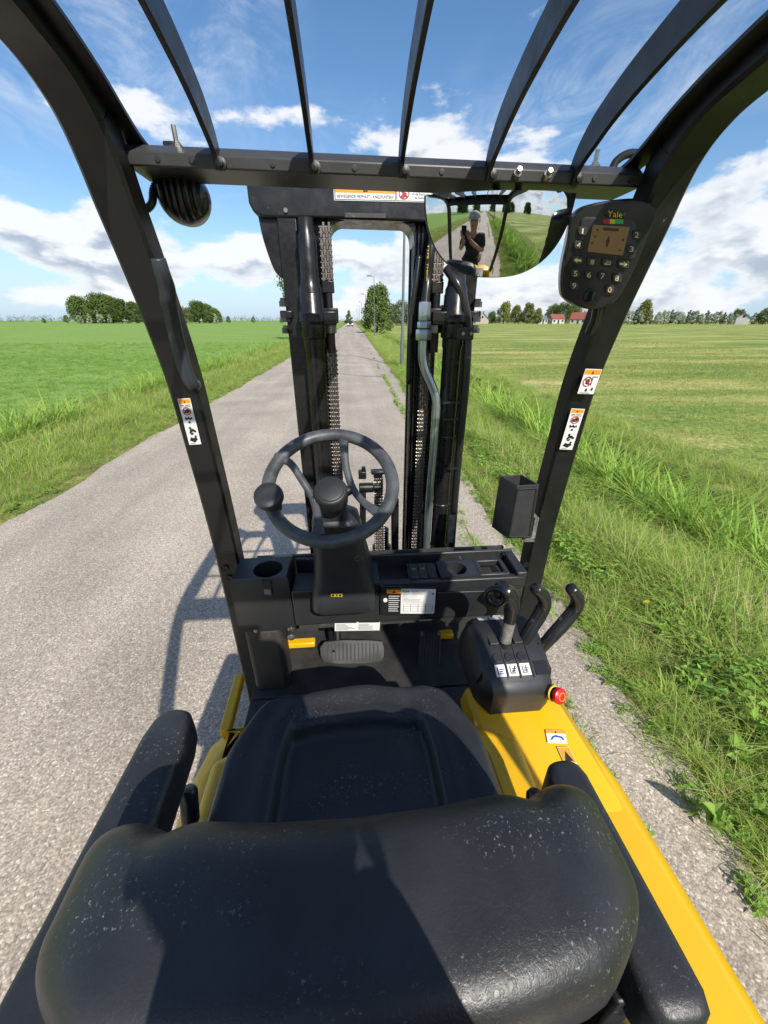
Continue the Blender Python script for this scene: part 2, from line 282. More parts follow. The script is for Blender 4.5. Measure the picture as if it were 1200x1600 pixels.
# ---------------------------------------------------------------- mesh helpers
def tag(o, label=None, cat=None, group=None, kind=None):
    if label: o['label'] = label
    if cat: o['category'] = cat
    if group: o['group'] = group
    if kind: o['kind'] = kind
    return o
def empty(name, loc=(0, 0, 0), parent=None):
    o = bpy.data.objects.new(name, None); COL.objects.link(o); o.location = loc; o.parent = parent; o.empty_display_size = .1; return o
class MB:
    def __init__(s): s.v = []; s.f = []; s.mi = []; s.m = 0
    def add(s, vs, fs):
        b = len(s.v); s.v += [tuple(p) for p in vs]; s.f += [tuple(i + b for i in f) for f in fs]; s.mi += [s.m] * len(fs); return s
    def box(s, c, d, rot=None):
        c = Vector(c); h = Vector(d) / 2; mt = rot if rot is not None else Matrix.Identity(3)
        vs = [c + mt @ Vector((x * h.x, y * h.y, z * h.z)) for x in (-1, 1) for y in (-1, 1) for z in (-1, 1)]
        return s.add(vs, [(0, 1, 3, 2), (4, 6, 7, 5), (0, 4, 5, 1), (2, 3, 7, 6), (0, 2, 6, 4), (1, 5, 7, 3)])
    def hexa(s, b, t):                                   # bottom and top rings of any equal length
        n = len(b); return s.add(list(b) + list(t), [tuple(range(n))[::-1], tuple(range(n, 2 * n))] + [(i, (i + 1) % n, n + (i + 1) % n, n + i) for i in range(n)])
    def loft(s, rings, cap=True, closed=True):
        n = len(rings[0]); vs = [p for r in rings for p in r]; fs = []
        for k in range(len(rings) - 1):
            for i in range(n if closed else n - 1):
                j = (i + 1) % n; fs.append((k * n + i, k * n + j, (k + 1) * n + j, (k + 1) * n + i))
        if cap: fs.append(tuple(range(n))[::-1]); fs.append(tuple((len(rings) - 1) * n + i for i in range(n)))
        return s.add(vs, fs)
    def tube(s, pts, r, n=12, cap=True, smooth=0):
        pts = [Vector(p) for p in pts]
        if smooth: pts = spline(pts, smooth)
        rs = r if isinstance(r, (list, tuple)) else None
        if rs and len(rs) != len(pts):
            k = len(pts) - 1; m_ = len(rs) - 1; rs = [rs[min(int(i * m_ / k), m_ - 1)] * (1 - (i * m_ / k - min(int(i * m_ / k), m_ - 1))) + rs[min(int(i * m_ / k), m_ - 1) + 1] * (i * m_ / k - min(int(i * m_ / k), m_ - 1)) for i in range(k + 1)]
        rings = []; up = None
        for i, p in enumerate(pts):
            t = (pts[min(i + 1, len(pts) - 1)] - pts[max(i - 1, 0)]).normalized()
            if up is None: up = Vector((0, 0, 1)) if abs(t.z) < .9 else Vector((1, 0, 0))
            a = t.cross(up).normalized(); up = a.cross(t).normalized(); rr = rs[i] if rs else r
            rings.append([p + a * (math.cos(2 * math.pi * k / n) * rr) + up * (math.sin(2 * math.pi * k / n) * rr) for k in range(n)])
        return s.loft(rings, cap)
    def sweep(s, pts, prof, side=Vector((1, 0, 0)), smooth=0):
        """profile (a, b): a along 'side', b along the path normal"""
        pts = [Vector(p) for p in pts]
        if smooth: pts = spline(pts, smooth)
        rings = []
        for i, p in enumerate(pts):
            t = (pts[min(i + 1, len(pts) - 1)] - pts[max(i - 1, 0)]).normalized(); nrm = side.cross(t).normalized(); sd = t.cross(nrm).normalized()
            rings.append([p + sd * a + nrm * b for a, b in prof])
        return s.loft(rings)
    def lathe(s, o, axis, prof, n=24, cap=True):
        o = Vector(o); ax = Vector(axis).normalized(); a = ax.orthogonal().normalized(); b = ax.cross(a)
        return s.loft([[o + ax * h + (a * math.cos(2 * math.pi * k / n) + b * math.sin(2 * math.pi * k / n)) * r for k in range(n)] for r, h in prof], cap)
    def prism(s, poly, d):                               # polygon of 3d points pushed by d
        return s.hexa([Vector(p) for p in poly], [Vector(p) + Vector(d) for p in poly])
    def torus(s, o, axis, Rm, r, n=64, m=14, sq=1.0):
        o = Vector(o); ax = Vector(axis).normalized(); a = ax.orthogonal().normalized(); b = ax.cross(a); rings = []
        for k in range(n):
            e = a * math.cos(2 * math.pi * k / n) + b * math.sin(2 * math.pi * k / n)
            rings.append([o + e * (Rm + r * math.cos(2 * math.pi * j / m)) + ax * (r * sq * math.sin(2 * math.pi * j / m)) for j in range(m)])
        rings.append(rings[0]); return s.loft(rings, cap=False)
    def text(s, txt, fr, box, flip=False):
        """lettering fitted into box (u0, v0, u1, v1) of a frame fr(u, v, h)"""
        cu = bpy.data.curves.new('lettering', 'FONT'); cu.body = txt; cu.size = 1; cu.resolution_u = 2; cu.align_x = 'CENTER'
        ob = bpy.data.objects.new('lettering', cu); me = bpy.data.meshes.new_from_object(ob)
        vs = [v.co.copy() for v in me.vertices]; fs = [tuple(p.vertices) for p in me.polygons]
        bpy.data.objects.remove(ob); bpy.data.meshes.remove(me); bpy.data.curves.remove(cu)
        if not vs: return s
        x0 = min(v.x for v in vs); x1 = max(v.x for v in vs); y0 = min(v.y for v in vs); y1 = max(v.y for v in vs); u0, v0, u1, v1 = box
        return s.add([fr(u0 + (v.x - x0) / max(x1 - x0, 1e-6) * (u1 - u0), v0 + (v.y - y0) / max(y1 - y0, 1e-6) * (v1 - v0), .0012) for v in vs], fs)
    def patch(s, fr, box, h=.0008):
        u0, v0, u1, v1 = box; return s.add([fr(u0, v0, h), fr(u1, v0, h), fr(u1, v1, h), fr(u0, v1, h)], [(0, 1, 2, 3)])
    def fpoly(s, fr, pts, h=.0011): return s.add([fr(u, v, h) for u, v in pts], [tuple(range(len(pts)))])
    def mesh(s, name, mats):
        me = bpy.data.meshes.new(name); me.from_pydata(s.v, [], s.f); me.update()
        for m in (mats if isinstance(mats, (list, tuple)) else [mats]): me.materials.append(M[m] if isinstance(m, str) else m)
        if any(s.mi): me.polygons.foreach_set('material_index', s.mi)
        return me
    def build(s, name, mats, parent=None, bevel=0, seg=2, sub=0, angle=38, recalc=True, flat=False):
        me = s.mesh(name, mats)
        if recalc:
            bm = bmesh.new(); bm.from_mesh(me); bmesh.ops.recalc_face_normals(bm, faces=bm.faces); bm.to_mesh(me); bm.free()
        if not flat:
            me.polygons.foreach_set('use_smooth', [True] * len(me.polygons)); me.set_sharp_from_angle(angle=R(angle))
        o = bpy.data.objects.new(name, me); COL.objects.link(o); o.parent = parent
        if bevel:
            b = o.modifiers.new('bevel', 'BEVEL'); b.width = bevel; b.segments = seg; b.limit_method = 'ANGLE'; b.angle_limit = R(35); b.harden_normals = False
        if sub: m_ = o.modifiers.new('sub', 'SUBSURF'); m_.levels = sub; m_.render_levels = sub
        return o
def spline(pts, k=6, closed=False):
    pts = [Vector(p) for p in pts]; out = []; n = len(pts)
    for i in range(n - 1):
        p0, p1, p2, p3 = pts[max(i - 1, 0)], pts[i], pts[i + 1], pts[min(i + 2, n - 1)]
        for j in range(k):
            t = j / k; out.append(.5 * ((2 * p1) + (p2 - p0) * t + (2 * p0 - 5 * p1 + 4 * p2 - p3) * t * t + (3 * p1 - p0 - 3 * p2 + p3) * t ** 3))
    out.append(pts[-1]); return out
def rrect(w, d, r, n=5):                                  # rounded rectangle outline in 2d
    r = min(r, w / 2 - 1e-4, d / 2 - 1e-4); out = []
    for cx, cy, a0 in ((w / 2 - r, d / 2 - r, 0), (-w / 2 + r, d / 2 - r, 90), (-w / 2 + r, -d / 2 + r, 180), (w / 2 - r, -d / 2 + r, 270)):
        for k in range(n): a = R(a0 + 90 * k / (n - 1)); out.append((cx + r * math.cos(a), cy + r * math.sin(a)))
    return out
def frame(tl, tr, bl):
    tl, tr, bl = Vector(tl), Vector(tr), Vector(bl); r = tr - tl; u = tl - bl; n = r.cross(u).normalized()
    return lambda a, b, h=0: bl + r * a + u * b + n * h
def frame_px(tl, tr, bl, o, n): return frame(at_pl(*tl, o, n), at_pl(*tr, o, n), at_pl(*bl, o, n))
def copy_tree(o, parent=None):
    c = o.copy(); COL.objects.link(c); c.parent = parent
    for ch in o.children: copy_tree(ch, c)
    return c
# ---------------------------------------------------------------- setting: road, verges, ditches, fields
def xc(y): return -1.08 + .0135 * y if y < 60 else -1.08 + .81 + .0075 * (y - 60)       # road centre line
ys = [-700, -400, -200, -120, -80, -50, -35, -25, -18, -13, -9] + [-6 + .5 * i for i in range(60)] + [24 + 2 * i for i in range(20)] + [64, 70, 78, 88, 100, 115, 135, 160, 200, 260, 340, 450, 600, 900, 1500, 2500]
def wob(y, k): return .05 * math.sin(y * 1.7 + k) + .035 * math.sin(y * 4.3 + 2 * k) + .02 * math.sin(y * 11 + 3 * k)
def strip(name, svals, zf, mat, kind='structure', jit=0, wl=None, wr=None):
    mb = MB(); n = len(svals); vs = []
    for y in ys:
        for i, s_ in enumerate(svals):
            w = 0
            if wl is not None and i == 0: w = wob(y, wl)
            if wr is not None and i == n - 1: w = wob(y, wr)
            x = xc(y) + s_ + w; vs.append((x, y, zf(s_) + (random.uniform(-jit, jit) if 0 < i < n - 1 else 0)))
    fs = [(k * n + i, k * n + i + 1, (k + 1) * n + i + 1, (k + 1) * n + i) for k in range(len(ys) - 1) for i in range(n - 1)]
    mb.add(vs, fs); o = mb.build(name, mat, recalc=False); tag(o, kind=kind); return o
def gz(s_):                                                # ground height against the distance from the road's middle
    a = abs(s_); 
    if s_ > 0: P = [(0, 0), (2.1, -.02), (2.5, .0), (3.2, -.06), (4.0, -.20), (4.5, -.46), (4.7, -.70), (5.0, -.70), (5.12, -.40), (5.35, -.16), (6.6, -.16), (1e5, -.16)]
    else: P = [(0, 0), (2.1, -.02), (2.5, .0), (3.3, .03), (4.1, -.02), (4.6, -.35), (4.85, -.7), (5.3, -.7), (5.6, -.35), (6.0, -.2), (1e5, -.2)]
    for (p, q), (p2, q2) in zip(P, P[1:]):
        if p <= a <= p2: return q + (q2 - q) * (a - p) / (p2 - p)
    return P[-1][1]
tag(strip('road', [-2.22, -1.5, -.7, 0, .7, 1.5, 2.0], lambda s_: .004 - .006 * abs(s_), 'asphalt', wl=1.0, wr=2.2))
strip('road_edge_strip', [1.98, 2.2, 2.38], lambda s_: -.016, 'asphalt', wl=4.1, wr=5.2)
strip('verge_right', [1.9, 2.3, 2.5, 2.8, 3.2, 3.6, 4.0, 4.3, 4.5, 4.7, 4.85, 5.0, 5.12, 5.35, 5.8, 6.4], lambda s_: gz(s_) - (.03 if s_ < 2.4 else 0), 'verge_soil', jit=.015)
strip('verge_left', [-6.2, -5.6, -5.3, -4.85, -4.6, -4.1, -3.7, -3.3, -2.9, -2.5, -2.3, -2.0], lambda s_: gz(s_) - (.03 if s_ > -2.4 else 0), 'verge_soil', jit=.015)
strip('field_right', [6.35, 8, 12, 20, 40, 80, 160, 400, 1000, 2500], lambda s_: -.155 if s_ < 7 else -.16, 'field_mown')
strip('field_left', [-2500, -1000, -400, -160, -80, -40, -20, -12, -8, -6.15], lambda s_: -.2, 'field_green')
strip('ditch_water_right', [4.5, 5.15], lambda s_: -.60, 'water'); strip('ditch_water_left', [-5.5, -4.6], lambda s_: -.60, 'water')
def crack(name, pts, w):
    mb = MB(); pp = spline([Vector((x, y, 0)) for x, y in pts], 5); L_ = []; 
    for i, p in enumerate(pp):
        t = (pp[min(i + 1, len(pp) - 1)] - pp[max(i - 1, 0)]).normalized(); nrm = Vector((-t.y, t.x, 0)); ww = w * random.uniform(.5, 1.3) / 2; j = random.uniform(-.01, .01)
        z = .0045 - .006 * abs(p.x - xc(p.y)) + .004
        L_.append((p + nrm * (ww + j) + Vector((0, 0, z)), p - nrm * (ww - j) + Vector((0, 0, z))))
    vs = [q for a in L_ for q in a]; mb.add(vs, [(2 * i, 2 * i + 1, 2 * i + 3, 2 * i + 2) for i in range(len(L_) - 1)])
    o = mb.build(name, 'crack_tar', recalc=False); tag(o, kind='structure')
a_, b_ = at_z(505, 558, 0), at_z(596, 570, 0)
crack('road_crack', [(xc(14) - 1.6, 14.8), (xc(14) - .4, 14.7), (xc(14) + .3, 14.4), (xc(14) + 1.2, 13.7), (xc(14) + 1.95, 13.4)], .035)
crack('road_crack', [(xc(33) - 2.0, 33), (xc(33), 33.3), (xc(33) + 1.9, 34)], .05)
# ---------------------------------------------------------------- grass and reeds (uncountable: stuff)
def blade(mb, x, y, h, w, az, lean, curl, lv=3, z0=0):
    dx, dy = math.cos(az), math.sin(az); px_, py_ = -dy, dx; b = len(mb.v); vs = []
    for k in range(lv + 1):
        t = k / lv; out = lean * h * t + curl * h * t * t; zz = h * t * (1 - .35 * (lean + curl) * t); ww = w * (1 - t) ** .7 * (.75 + .5 * t) / 2 if k else w * .35
        if k == lv: vs.append((x + dx * out, y + dy * out, z0 + zz))
        else: vs += [(x + dx * out - px_ * ww, y + dy * out - py_ * ww, z0 + zz), (x + dx * out + px_ * ww, y + dy * out + py_ * ww, z0 + zz)]
    fs = [(2 * k, 2 * k + 1, 2 * k + 3, 2 * k + 2) for k in range(lv - 1)] + [(2 * lv - 2, 2 * lv - 1, 2 * lv)]
    mb.add(vs, fs)
def clump(n, rad, h, w, lean, curl, lv=3):
    mb = MB(); U = random.uniform
    for _ in range(n):
        a, r_ = U(0, 6.283), rad * math.sqrt(U(0, 1)); blade(mb, r_ * math.cos(a), r_ * math.sin(a), h * U(.5, 1.15), w * U(.7, 1.3), a + U(-1.3, 1.3), lean * U(.2, 1.5), curl * U(.2, 1.6), lv)
    return mb
def weed_clump(nst, h, leaf):
    mb = MB(); U = random.uniform
    for _ in range(nst):
        a = U(0, 6.283); lean = U(.05, .5); hh = h * U(.6, 1.1); ox, oy = U(-.05, .05), U(-.05, .05)
        nl = random.randint(7, 11)
        for k in range(nl):
            t = (k + 1) / nl; cx_, cy_, cz_ = ox + math.cos(a) * lean * hh * t, oy + math.sin(a) * lean * hh * t, hh * t
            az = a + k * 2.4 + U(-.4, .4); l_ = leaf * (1.15 - .6 * t) * U(.8, 1.2); d = Vector((math.cos(az), math.sin(az), U(-.25, .45))).normalized(); p = Vector((-math.sin(az), math.cos(az), U(-.3, .3))); c = Vector((cx_, cy_, cz_))
            mb.add([c, c + d * l_ * .45 + p * l_ * .2, c + d * l_ + Vector((0, 0, -.12 * l_)), c + d * l_ * .45 - p * l_ * .2], [(0, 1, 2, 3)])
        blade(mb, ox, oy, hh, .006, a, lean * .8, .1, 2)
    return mb
def clump_coll(name, mats_mbs):
    c = bpy.data.collections.new(name)
    for i, (mt, mb) in enumerate(mats_mbs):
        me = mb.mesh(name, mt); o = bpy.data.objects.new('%s_%02d' % (name, i), me); c.objects.link(o)
    return c
CL = {
 'lawn': clump_coll('lawn_tuft', [('lawn', clump(26, .09, .085, .005, .35, .4, 2)) for _ in range(3)]),
 'stubble': clump_coll('stubble_tuft', [('stubble', clump(24, .10, .075, .005, .5, .4, 2)) for _ in range(3)]),
 'verge': clump_coll('verge_tuft', [('grass', clump(30, .07, .17, .006, .4, .6)) for _ in range(3)] + [('grass_long', clump(26, .06, .27, .006, .45, .7)) for _ in range(3)]),
 'long': clump_coll('long_tuft', [('grass_long', clump(30, .06, .36, .007, .4, .7, 4)) for _ in range(3)] + [('grass_dry', clump(16, .06, .36, .004, .35, .5, 4)), ('grass', clump(26, .06, .30, .008, .4, .7, 4))]),
 'dry': clump_coll('dry_tuft', [('grass_dry', clump(20, .08, .14, .004, .8, .5)) for _ in range(2)]),
 'reed': clump_coll('reed_tuft', [('reed', clump(12, .11, .78, .024, .22, .60, 5)) for _ in range(4)]),
 'weed': clump_coll('weed_tuft', [('weed', weed_clump(4, .20, .075)) for _ in range(3)] + [('bush_leaf', weed_clump(5, .14, .05))]),
 'mow': clump_coll('low_tuft', [('grass', clump(22, .07, .07, .005, .5, .5, 2)) for _ in range(2)] + [('weed', weed_clump(3, .07, .04))]),
}
_gn = {}
def gn_for(key):
    if key in _gn: return _gn[key]
    ng = bpy.data.node_groups.new('scatter_' + key, 'GeometryNodeTree')
    ng.interface.new_socket('Geometry', in_out='INPUT', socket_type='NodeSocketGeometry'); ng.interface.new_socket('Geometry', in_out='OUTPUT', socket_type='NodeSocketGeometry')
    N = ng.nodes.new; L = ng.links.new; gi = N('NodeGroupInput'); go = N('NodeGroupOutput'); ip = N('GeometryNodeInstanceOnPoints'); ci = N('GeometryNodeCollectionInfo')
    ci.inputs['Collection'].default_value = CL[key]; ci.inputs['Separate Children'].default_value = True; ci.inputs['Reset Children'].default_value = True
    def na(nm, ty):
        n = N('GeometryNodeInputNamedAttribute'); n.data_type = ty; n.inputs['Name'].default_value = nm; return n.outputs['Attribute']
    e2r = N('FunctionNodeEulerToRotation'); L(na('rot', 'FLOAT_VECTOR'), e2r.inputs[0])
    L(gi.outputs[0], ip.inputs['Points']); L(ci.outputs[0], ip.inputs['Instance']); ip.inputs['Pick Instance'].default_value = True
    L(na('idx', 'INT'), ip.inputs['Instance Index']); L(e2r.outputs[0], ip.inputs['Rotation']); L(na('scl', 'FLOAT'), ip.inputs['Scale']); L(ip.outputs[0], go.inputs[0]); _gn[key] = ng; return ng
def scatter(name, key, pts, scl, label, cat):
    n = len(pts); me = bpy.data.meshes.new(name); me.from_pydata([tuple(p) for p in pts], [], [])
    a = me.attributes.new('rot', 'FLOAT_VECTOR', 'POINT'); r_ = np.zeros((n, 3)); r_[:, 0] = rng.normal(0, .12, n); r_[:, 1] = rng.normal(0, .12, n); r_[:, 2] = rng.uniform(0, 6.283, n); a.data.foreach_set('vector', r_.ravel())
    a = me.attributes.new('scl', 'FLOAT', 'POINT'); a.data.foreach_set('value', np.asarray(scl, dtype=float))
    a = me.attributes.new('idx', 'INT', 'POINT'); a.data.foreach_set('value', rng.integers(0, 50, n).astype(np.int32))
    o = bpy.data.objects.new(name, me); COL.objects.link(o); md = o.modifiers.new('scatter', 'NODES'); md.node_group = gn_for(key); tag(o, label, cat, kind='stuff'); return o
def pts_strip(n, s0, s1, y0, y1, f=None, ypow=1.0, keep=None):
    """random points; ypow > 1 packs them towards y0"""
    out = []
    while len(out) < n:
        y = y0 + (y1 - y0) * random.random() ** ypow; s_ = random.uniform(s0, s1)
        if keep and not keep(s_, y): continue
        out.append((xc(y) + s_, y, gz(s_) - .004))
    return out
def patchy(sx, sy, k=0.0):
    return lambda s_, y: (math.sin(s_ * sx + k) * math.sin(y * sy + 1.3 * k) + .6 * math.sin(s_ * 2.3 * sx + y * 1.7 * sy + k) + random.uniform(-.9, .9)) > 0
def sc_by_y(pts, base, lo=.7, hi=1.25, far=.012): return [base * random.uniform(lo, hi) * (1 + far * max(0, p[1] - 10)) for p in pts]
def grass_all():
    U = random.uniform
    # right verge: short mixed grass by the road, longer towards the ditch
    p = pts_strip(5200, 2.42, 4.5, -1.5, 9, ypow=1.2) + pts_strip(4200, 2.5, 4.4, 9, 32, ypow=1.2) + pts_strip(3000, 2.5, 4.4, 32, 130, ypow=1.3)
    scatter('verge_grass', 'verge', p, [s_ * min(1, .35 + (q[0] - xc(q[1]) - 2.3) * .9) for s_, q in zip(sc_by_y(p, 1.0), p)], 'green and yellow grass on the verge between road and right ditch', 'grass')
    p = pts_strip(1500, 2.30, 2.75, -1.5, 12, ypow=1.2) + pts_strip(900, 2.35, 2.8, 12, 60, ypow=1.4); p += [(xc(y) + 2.02 + U(-.05, .05), y, -.012) for y in [U(.5, 14) for _ in range(420)]]
    scatter('road_edge_weeds', 'mow', p, sc_by_y(p, .75), 'low weeds creeping over the right road edge and its crack', 'weeds')
    p = pts_strip(1300, 2.9, 4.4, .2, 10, keep=patchy(2.1, 1.3)) + pts_strip(500, 3.4, 4.6, 9, 40, ypow=1.3)
    scatter('long_grass', 'long', p, sc_by_y(p, .95), 'long arching grass on the slope of the right ditch', 'grass')
    p = pts_strip(800, 2.7, 4.3, -1.2, 6, keep=patchy(2.7, 1.9, 2.0)) + pts_strip(250, 2.6, 4.0, 6, 20)
    scatter('verge_weeds', 'weed', p, sc_by_y(p, 1.0), 'leafy green weeds among the grass beside the right ditch', 'weeds')
    p = pts_strip(420, 2.45, 4.0, -1.2, 9, keep=patchy(3.1, 2.2, 1.0))
    scatter('dry_grass', 'dry', p, sc_by_y(p, 1.0), 'matted dry brown grass on the right verge', 'grass')
    p = pts_strip(1300, 3.95, 4.9, 2.4, 10, keep=patchy(2.0, 1.1, .6)) + pts_strip(420, 4.1, 4.8, 10, 24, keep=patchy(2, .5)) + pts_strip(260, 4.3, 5.0, -2, 2.4) + pts_strip(400, 4.2, 4.9, 24, 90)
    scatter('reed_bed', 'reed', p, sc_by_y(p, .92, .45, 1.25, .004), 'broad bladed green reeds growing in the right ditch', 'reeds')
    p = pts_strip(1300, 5.22, 6.3, 0, 14) + pts_strip(900, 5.1, 6.4, 14, 70, ypow=1.4)
    scatter('bank_grass', 'verge', p, sc_by_y(p, .85), 'grass along the far bank of the right ditch', 'grass')
    p = pts_strip(9000, 6.0, 22, -3, 18, ypow=1.3) + pts_strip(2500, 6, 30, 18, 36, ypow=1.4)
    scatter('mown_stubble', 'stubble', p, sc_by_y(p, 1.1, far=.02), 'mown yellow green stubble of the right hand field', 'grass')
    # left verge
    p = pts_strip(4200, -4.2, -2.35, 2, 13) + pts_strip(3400, -4.3, -2.4, 13, 40, ypow=1.2) + pts_strip(2200, -4.3, -2.4, 40, 140, ypow=1.3)
    scatter('verge_grass', 'verge', p, [s_ * min(1, .35 + (-(q[0] - xc(q[1])) - 2.3) * .75) for s_, q in zip(sc_by_y(p, 1.0), p)], 'green and yellow grass on the verge between road and left ditch', 'grass')
    p = pts_strip(700, -2.6, -2.2, 2, 20, ypow=1.2)
    scatter('road_edge_weeds', 'mow', p, sc_by_y(p, .75), 'low weeds creeping over the left road edge', 'weeds')
    p = pts_strip(450, -4.5, -3.7, 3, 30, ypow=1.3)
    scatter('long_grass', 'long', p, sc_by_y(p, .95), 'long arching grass beside the left ditch', 'grass')
    p = pts_strip(650, -4.6, -3.95, 4, 17, keep=patchy(1.5, .9)) + pts_strip(900, -4.6, -4.0, 17, 110, ypow=1.3)
    scatter('reed_bed', 'reed', p, sc_by_y(p, .85, .5, 1.2, .004), 'broad bladed green reeds growing in the left ditch', 'reeds')
    p = pts_strip(7500, -24, -5.7, 3, 24, ypow=1.2) + pts_strip(2000, -30, -5.8, 24, 40, ypow=1.4)
    scatter('meadow_grass', 'lawn', p, sc_by_y(p, 1.15, far=.02), 'even bright green grass of the left hand field', 'grass')
    # behind the truck (seen in the mirror)
    p = pts_strip(700, 3.2, 5.0, -16, -1.0); scatter('reed_bed', 'reed', p, sc_by_y(p, 1.25), 'tall reeds along the right ditch behind the forklift', 'reeds')
    p = pts_strip(1600, 2.42, 4.5, -18, -1.5) + pts_strip(700, -4.3, -2.4, -18, 2)
    scatter('verge_grass', 'verge', p, sc_by_y(p, 1.0), 'verge grass along the road behind the forklift', 'grass')
grass_all()
# ================================================================ forklift
FL = empty('forklift', (.09, .3, 0)); tag(FL, 'black and yellow counterbalance forklift with empty driver seat on the road', 'forklift')
class FMB(MB):                                             # builder whose meshes are stored relative to the forklift's base
    def build(s, name, mats, parent=None, **k):
        p = parent if parent is not None else FL
        s.v = [(a - .09, b - .3, c) for a, b, c in s.v]
        o = MB.build(s, name, mats, p, **k); return o
V = Vector
NF = V((0, -1, 0))
def rect(a0, a1, b0, b1, c=.006): return [(a0 + c, b0), (a1 - c, b0), (a1, b0 + c), (a1, b1 - c), (a1 - c, b1), (a0 + c, b1), (a0, b1 - c), (a0, b0 + c)]
RAIL = [(1.005, .40), (1.004, .9), (.999, 1.14), (.975, 1.40), (.957, 1.55), (.915, 1.69), (.878, 1.785), (.85, 1.85), (.832, 1.90), (.808, 1.945), (.77, 1.975), (.72, 1.992), (.6, 2.012), (.4, 2.025), (.1, 2.03), (-.05, 2.02), (-.14, 1.985), (-.19, 1.92), (-.24, 1.7), (-.3, 1.2), (-.34, .78)]
for sx, dz in ((-.39, .0), (.585, -.018)):
    sp = spline([V((sx, y, z + dz)) for y, z in RAIL], 5); k1, k2 = 45, 80
    FMB().sweep(sp[:k1 + 1], rect(-.033, .033, -.060, 0)).build('front_pillar', 'frame_black')
    FMB().sweep(sp[k1:k2 + 1], rect(-.0329, .0329, -.0599, 0)).build('roof_rail', 'frame_black')
    FMB().sweep(sp[k2:], rect(-.03, .03, -.055, 0)).build('rear_pillar', 'frame_black')
def xz(x): return -.012 * (x - .09)                       # the truck leans a little to the right on the crowned road
# front crossbar: folded plate
m = FMB(); prof = [(.872, -.018), (.962, -.018), (.962, .012), (.892, .016), (.870, 0)]
m.loft([[V((x, y, 1.926 + z + xz(x))) for y, z in prof] for x in (-.365, .555)])
cb = m.build('front_crossbar', 'frame_dusty', bevel=.0025)
for px, py in ((482, 0),):
    pass
for x in (-.31, -.255, -.12, .02, .175, .46, .53): FMB().lathe((x, .8703, 1.9175 + xz(x)), (0, -1, 0), [(.0001, .0012), (.0045, .001), (.0045, -.002)], 10).build('bolt_hole', 'ink', cb)
BARX = [-.213, -.054, .102, .26, .42]
BARP = [(.878, 1.908), (.868, 1.934), (.838, 1.957), (.785, 1.980), (.71, 2.0), (.6, 2.018), (.4, 2.034), (.1, 2.040), (-.08, 2.035), (-.15, 2.01)]
for x in BARX:
    sp = spline([V((x, y, z + xz(x))) for y, z in BARP], 6); mm = FMB(); n = len(sp); rings = []
    for i, p in enumerate(sp):
        t = (sp[min(i + 1, n - 1)] - sp[max(i - 1, 0)]).normalized(); nr = V((1, 0, 0)).cross(t).normalized(); hb = .011 + .013 * min(1, i / 14)
        rings.append([p + V((a, 0, 0)) + nr * b for a, b in ((-.004, -hb), (.004, -hb), (.004, hb), (-.004, hb))])
    mm.loft(rings); b = mm.build('roof_bar', 'frame_black', bevel=.0012)
    FMB().lathe((x + .006, .868, 1.914 + xz(x)), (0, -1, 0), [(.010, -.003), (.010, .002), (.006, .003), (.006, .009), (.0005, .010)], 10).build('bolt', 'frame_black', b)
for sx, tw in ((-.352, 1), (.545, -1)):                    # broad outer roof straps beside the rails
    pth = [(.915, 1.943), (.885, 1.949), (.845, 1.965), (.79, 1.990), (.71, 2.013), (.6, 2.03), (.3, 2.045), (-.05, 2.04)]
    FMB().sweep(spline([V((sx, y, z + xz(sx))) for y, z in pth], 6), rect(-.018, .018, -.004, .004, .001)).build('roof_strap', 'frame_black')
for y in (.16, .32, .48): FMB().box((.095, y, 2.068), (.95, .022, .012)).build('roof_cross_slat', 'frame_black', bevel=.002)
m = FMB().box((.095, -.14, 2.045), (.96, .14, .012)); m.box((.095, -.17, 1.99), (.94, .012, .1)); m.build('rear_roof_plate', 'frame_black', bevel=.003)
def stud(px, py, h=.03, r=.006):
    p = at_y(px, py, .888); p = V((p.x, .905, 1.938 + xz(p.x)))
    mm = FMB(); mm.lathe(p, (0, -.05, 1), [(.010, 0), (.010, .008), (.0065, .009), (.0065, .012), (r * .7, .013), (r * .7, h), (.0005, h)], 8); mm.build('stud_bolt', 'steel', cb)
stud(273, 235, .034); stud(935, 265, .03)
for px, py in ((807, 270), (854, 273)):
    p = at_y(px, py, .872); FMB().lathe((p.x, .869, 1.918 + xz(p.x)), (0, -1, .35), [(.0075, -.004), (.0075, .005), (.0045, .006), (.0045, .014), (.0005, .014)], 8).build('mirror_bolt', 'steel', cb)
for px, py in ((243, 234), ):
    pass
# corrugated cable hoops
def corrugated(name, pts, r, parent=None, smooth=14, mat='hose'):
    sp = spline(pts, smooth); FMB().tube(sp, [r * (1.0 if i % 2 else .78) for i in range(len(sp))], 10).build(name, mat, parent, angle=180)
corrugated('cable_conduit', [at_y(955, 268, .93), at_y(963, 252, .94), at_y(980, 241, .95), at_y(1000, 241, .955), at_y(1012, 250, .95), at_y(1018, 268, .94)], .0075)
